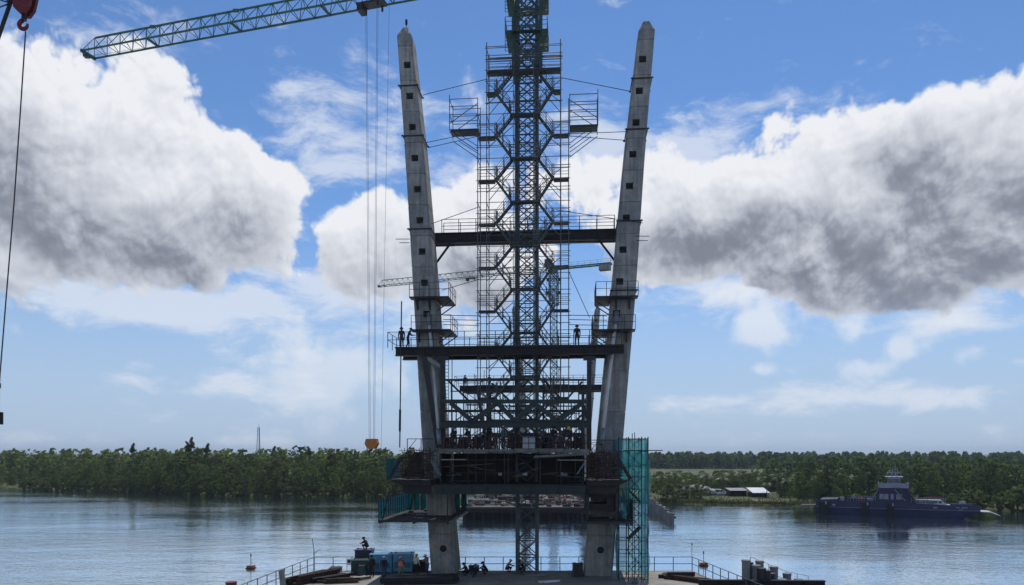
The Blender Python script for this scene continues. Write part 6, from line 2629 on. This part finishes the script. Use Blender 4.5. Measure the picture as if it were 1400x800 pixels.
def car(pos, rz, m_, label, kind='suv', z=0.0):
    root = thing('parked_car', label, 'car', pos, None, rz)
    L, Wd, H = (4.6, 1.8, 1.75) if kind == 'suv' else (4.3, 1.7, 1.45)
    def part(name, fn, mm, parent=root):
        mb = MB()
        fn(mb)
        o = mb.build(name, mm)
        o.parent = parent
        return o
    prof = [(-L / 2, .45), (-L / 2, .95), (-L / 2 + .15, 1.0), (L / 2 - 1.35, 1.0), (L / 2 - .1, .85), (L / 2, .45)]
    def body(mb):
        mb.hexa([Vector((x, -Wd / 2, z_)) for x, z_ in prof], [Vector((x, Wd / 2, z_)) for x, z_ in prof])
    bd = part('body', body, m_)
    cab = [(-L / 2 + .1, 1.01), (-L / 2 + .35, H), (L / 2 - 2.2, H), (L / 2 - 1.35, 1.01)]
    cb = part('cabin', lambda mb: mb.hexa([Vector((x, -Wd / 2 + .08, z_)) for x, z_ in cab], [Vector((x, Wd / 2 - .08, z_)) for x, z_ in cab]), m_)
    for x0, x1 in ((-L / 2 + .5, -.5), (-.35, L / 2 - 2.15)):
        part('window', lambda mb: mb.box(((x0 + x1) / 2, 0, (H + 1.03) / 2), x1 - x0, Wd - .13, H - 1.2), GLASS, cb)
    part('windscreen', lambda mb: mb.hexa([Vector((L / 2 - 1.33, -.7, 1.05)), Vector((L / 2 - 1.33, .7, 1.05)), Vector((L / 2 - 1.40, .7, 1.05)), Vector((L / 2 - 1.40, -.7, 1.05))],
                                          [Vector((L / 2 - 2.08, -.65, H - .1)), Vector((L / 2 - 2.08, .65, H - .1)), Vector((L / 2 - 2.15, .65, H - .1)), Vector((L / 2 - 2.15, -.65, H - .1))]), GLASS, cb)
    for x in (-L / 2 + .8, L / 2 - .85):
        for y in (-Wd / 2, Wd / 2):
            w = part('wheel', lambda mb: mb.tube((x, y - .1, .34), (x, y + .1, .34), .34, 14), BLACK)
            part('rim', lambda mb: mb.tube((x, y - .11, .34), (x, y + .11, .34), .19, 10), GALV_L, w)
    for y in (-.6, .6):
        part('headlight', lambda mb: mb.box((L / 2 - .03, y, .75), .08, .3, .14), WHITE)
    return root


ang = math.atan2(fdir.y, fdir.x)
car(FP(.775, .45, 1.52), ang, WHITE, 'white car standing on the ferry deck near the bow', 'suv')
car(FP(.70, .45, 1.52), ang, mat('silver_car_paint', (.45, .46, .48), .35, metal=.3), 'silver car standing on the ferry deck behind the white one', 'suv')

# ================================================================ THE RIGHT BANK LANDING
def shack(px0, px1, py_eave, py_base, Y, depth, wall, roof, label, rise=.5):
    x0, x1 = (px0 - 700) * Y / FPX, (px1 - 700) * Y / FPX
    z0 = .7
    ze = CAMZ + (620 - py_eave) * Y / FPX
    root = thing('shack', label, 'hut', ((x0 + x1) / 2, Y, z0))
    cx = (x0 + x1) / 2
    w = x1 - x0
    MB().box((cx, Y + depth - .05, (z0 + ze) / 2), w, .1, ze - z0).build('back_wall', wall, root)
    for s in (-1, 1):
        MB().box((cx + s * (w / 2 - .05), Y + depth * .6, (z0 + ze) / 2), .1, depth * .75, ze - z0).build('side_wall', wall, root)
    for i in range(4):
        x = x0 + .1 + (w - .2) * i / 3
        MB().beam((x, Y + .1, z0), (x, Y + .1, ze), .12, .12).build('post', PLANK, root)
    MB().box((cx, Y + depth * .45, z0 + .45), w * .8, .08, .9).build('counter', wall, root)
    n = 8
    for i in range(n):
        xa, xb = x0 - .3 + (w + .6) * i / n, x0 - .3 + (w + .6) * (i + 1) / n - .02
        MB().hexa([Vector((xa, Y - .4, ze)), Vector((xb, Y - .4, ze)), Vector((xb, Y + depth + .3, ze + rise)), Vector((xa, Y + depth + .3, ze + rise))],
                  [Vector((xa, Y - .4, ze + .05)), Vector((xb, Y - .4, ze + .05)), Vector((xb, Y + depth + .3, ze + rise + .05)), Vector((xa, Y + depth + .3, ze + rise + .05))]).build('roof_sheet', roof, root)


TIN = mat('white_tin_roof', (.78, .79, .80), .4, var=.08, scale=.6)
DTIN = mat('dull_tin_roof', (.25, .25, .26), .6, var=.3, scale=.6)
WOODW = mat('dark_wood_wall', (.06, .05, .055), .9, var=.3, scale=.8)
shack(1030, 1051, 674, 682, 187, 4.5, WOODW, TIN, 'open shelter with a bright white roof on the right bank', 1.1)
shack(999, 1022, 671, 680, 191, 4.0, WOODW, DTIN, 'low dark hut with dull roof left of the white roofed shelter', .5)
for px, py, rz, lab in ((947, 677, .15, 'white car parked leftmost on the landing by the boulders'), (976, 677.5, .1, 'white car parked in the middle of the landing'), (986, 678, -.1, 'white car parked nearest the dark hut on the landing')):
    p = on_z(px, py, .75)
    car(p, rz, WHITE, lab, 'suv')
BOULD = mat('pale_boulder_rock', (.40, .38, .36), .95, var=.3, scale=.7, bump=.5, bscale=2)
for i in range(11):
    px = 931 + i * 4.2 + rnd.uniform(-2, 2)
    py = 671 - 4 * math.sin(math.pi * i / 10) + rnd.uniform(-1, 1)
    p = at(px, py, 196)
    p.z = max(.6, p.z - .3)
    bm = bmesh.new()
    bmesh.ops.create_icosphere(bm, subdivisions=2, radius=rnd.uniform(1.0, 1.7))
    for v in bm.verts:
        v.co *= 1 + .28 * mnoise.noise(v.co * 1.3 + Vector((i * 7, 0, 0)))
        v.co.z *= .75
    me = bpy.data.meshes.new('boulder')
    bm.to_mesh(me)
    bm.free()
    me.materials.append(BOULD)
    o = bpy.data.objects.new('boulder', me)
    C.objects.link(o)
    o.location = p
    tag(o, 'pale boulder in the heap on the right bank landing', 'boulder', 'boulders heaped on the landing')
# ramp spit running out to the ferry
mb = MB()
pts = [(on_z(1030, 684, .9), 2.4), (on_z(1060, 685, .8), 2.0), (on_z(1085, 687, .6), 1.6), (on_z(1112, 690, .35), 1.2)]
for (a, wa), (b, wb) in zip(pts[:-1], pts[1:]):
    mb.hexa([a + Vector((0, -wa, -1)), b + Vector((0, -wb, -1)), b + Vector((0, wb, -1)), a + Vector((0, wa, -1))], [a + Vector((0, -wa, 0)), b + Vector((0, -wb, 0)), b + Vector((0, wb, 0)), a + Vector((0, wa, 0))])
mb.build('landing_ramp', mat('sandy_ramp', (.30, .27, .22), .95, var=.25, scale=.5, bump=.4, bscale=3), kind='structure')

# distant lattice mast above the left wood
def radio_mast():
    Y = 420
    b0 = Vector(((354 - 700) * Y / FPX, Y, 1))
    zt_ = CAMZ + (620 - 584) * Y / FPX
    root = thing('radio_mast', 'thin distant lattice mast rising above the left bank wood', 'radio mast', b0)
    w0, w1 = 1.5, .5
    n = 10
    for sx, sy in ((-1, -1), (1, -1), (0, 1)):
        MB().tube(b0 + Vector((sx * w0, sy * w0, 0)), Vector((b0.x + sx * w1, Y + sy * w1, zt_)), .12, 5).build('leg', GALV, root)
    for i in range(n):
        t0, t1 = i / n, (i + 1) / n
        def c(sx, sy, t):
            w = w0 + (w1 - w0) * t
            return Vector((b0.x + sx * w, Y + sy * w, b0.z + (zt_ - b0.z) * t))
        mb = MB()
        tri = ((-1, -1), (1, -1), (0, 1))
        for k in range(3):
            mb.tube(c(*tri[k], t0), c(*tri[(k + 1) % 3], t1), .08, 4)
            mb.tube(c(*tri[k], t0), c(*tri[(k + 1) % 3], t0), .07, 4)
        mb.build('bracing', GALV, root)
    MB().tube(Vector((b0.x, Y, zt_)), Vector((b0.x, Y, zt_ + 2)), .08, 5).build('antenna', GALV, root)
radio_mast()

# ================================================================ HUMID AIR
HAZE = 0.00014
hm = bpy.data.materials.new('humid_air')
hm.use_nodes = True
nt_ = hm.node_tree
for n_ in list(nt_.nodes):
    if n_.type != 'OUTPUT_MATERIAL':
        nt_.nodes.remove(n_)
pv = nt_.nodes.new('ShaderNodeVolumePrincipled')
pv.inputs['Color'].default_value = (0.72, 0.86, 1.0, 1)
pv.inputs['Density'].default_value = HAZE
pv.inputs['Anisotropy'].default_value = 0.3
nt_.links.new(pv.outputs[0], nt_.nodes['Material Output'].inputs['Volume'])
mb = MB()
mb.box((0, 4500, 33), 16000, 11000, 70)
hz = mb.build('haze', hm, kind='stuff')
hz['label'] = 'thin bluish haze in the air over the river'
hz['category'] = 'haze'
scene.cycles.volume_bounces = 0
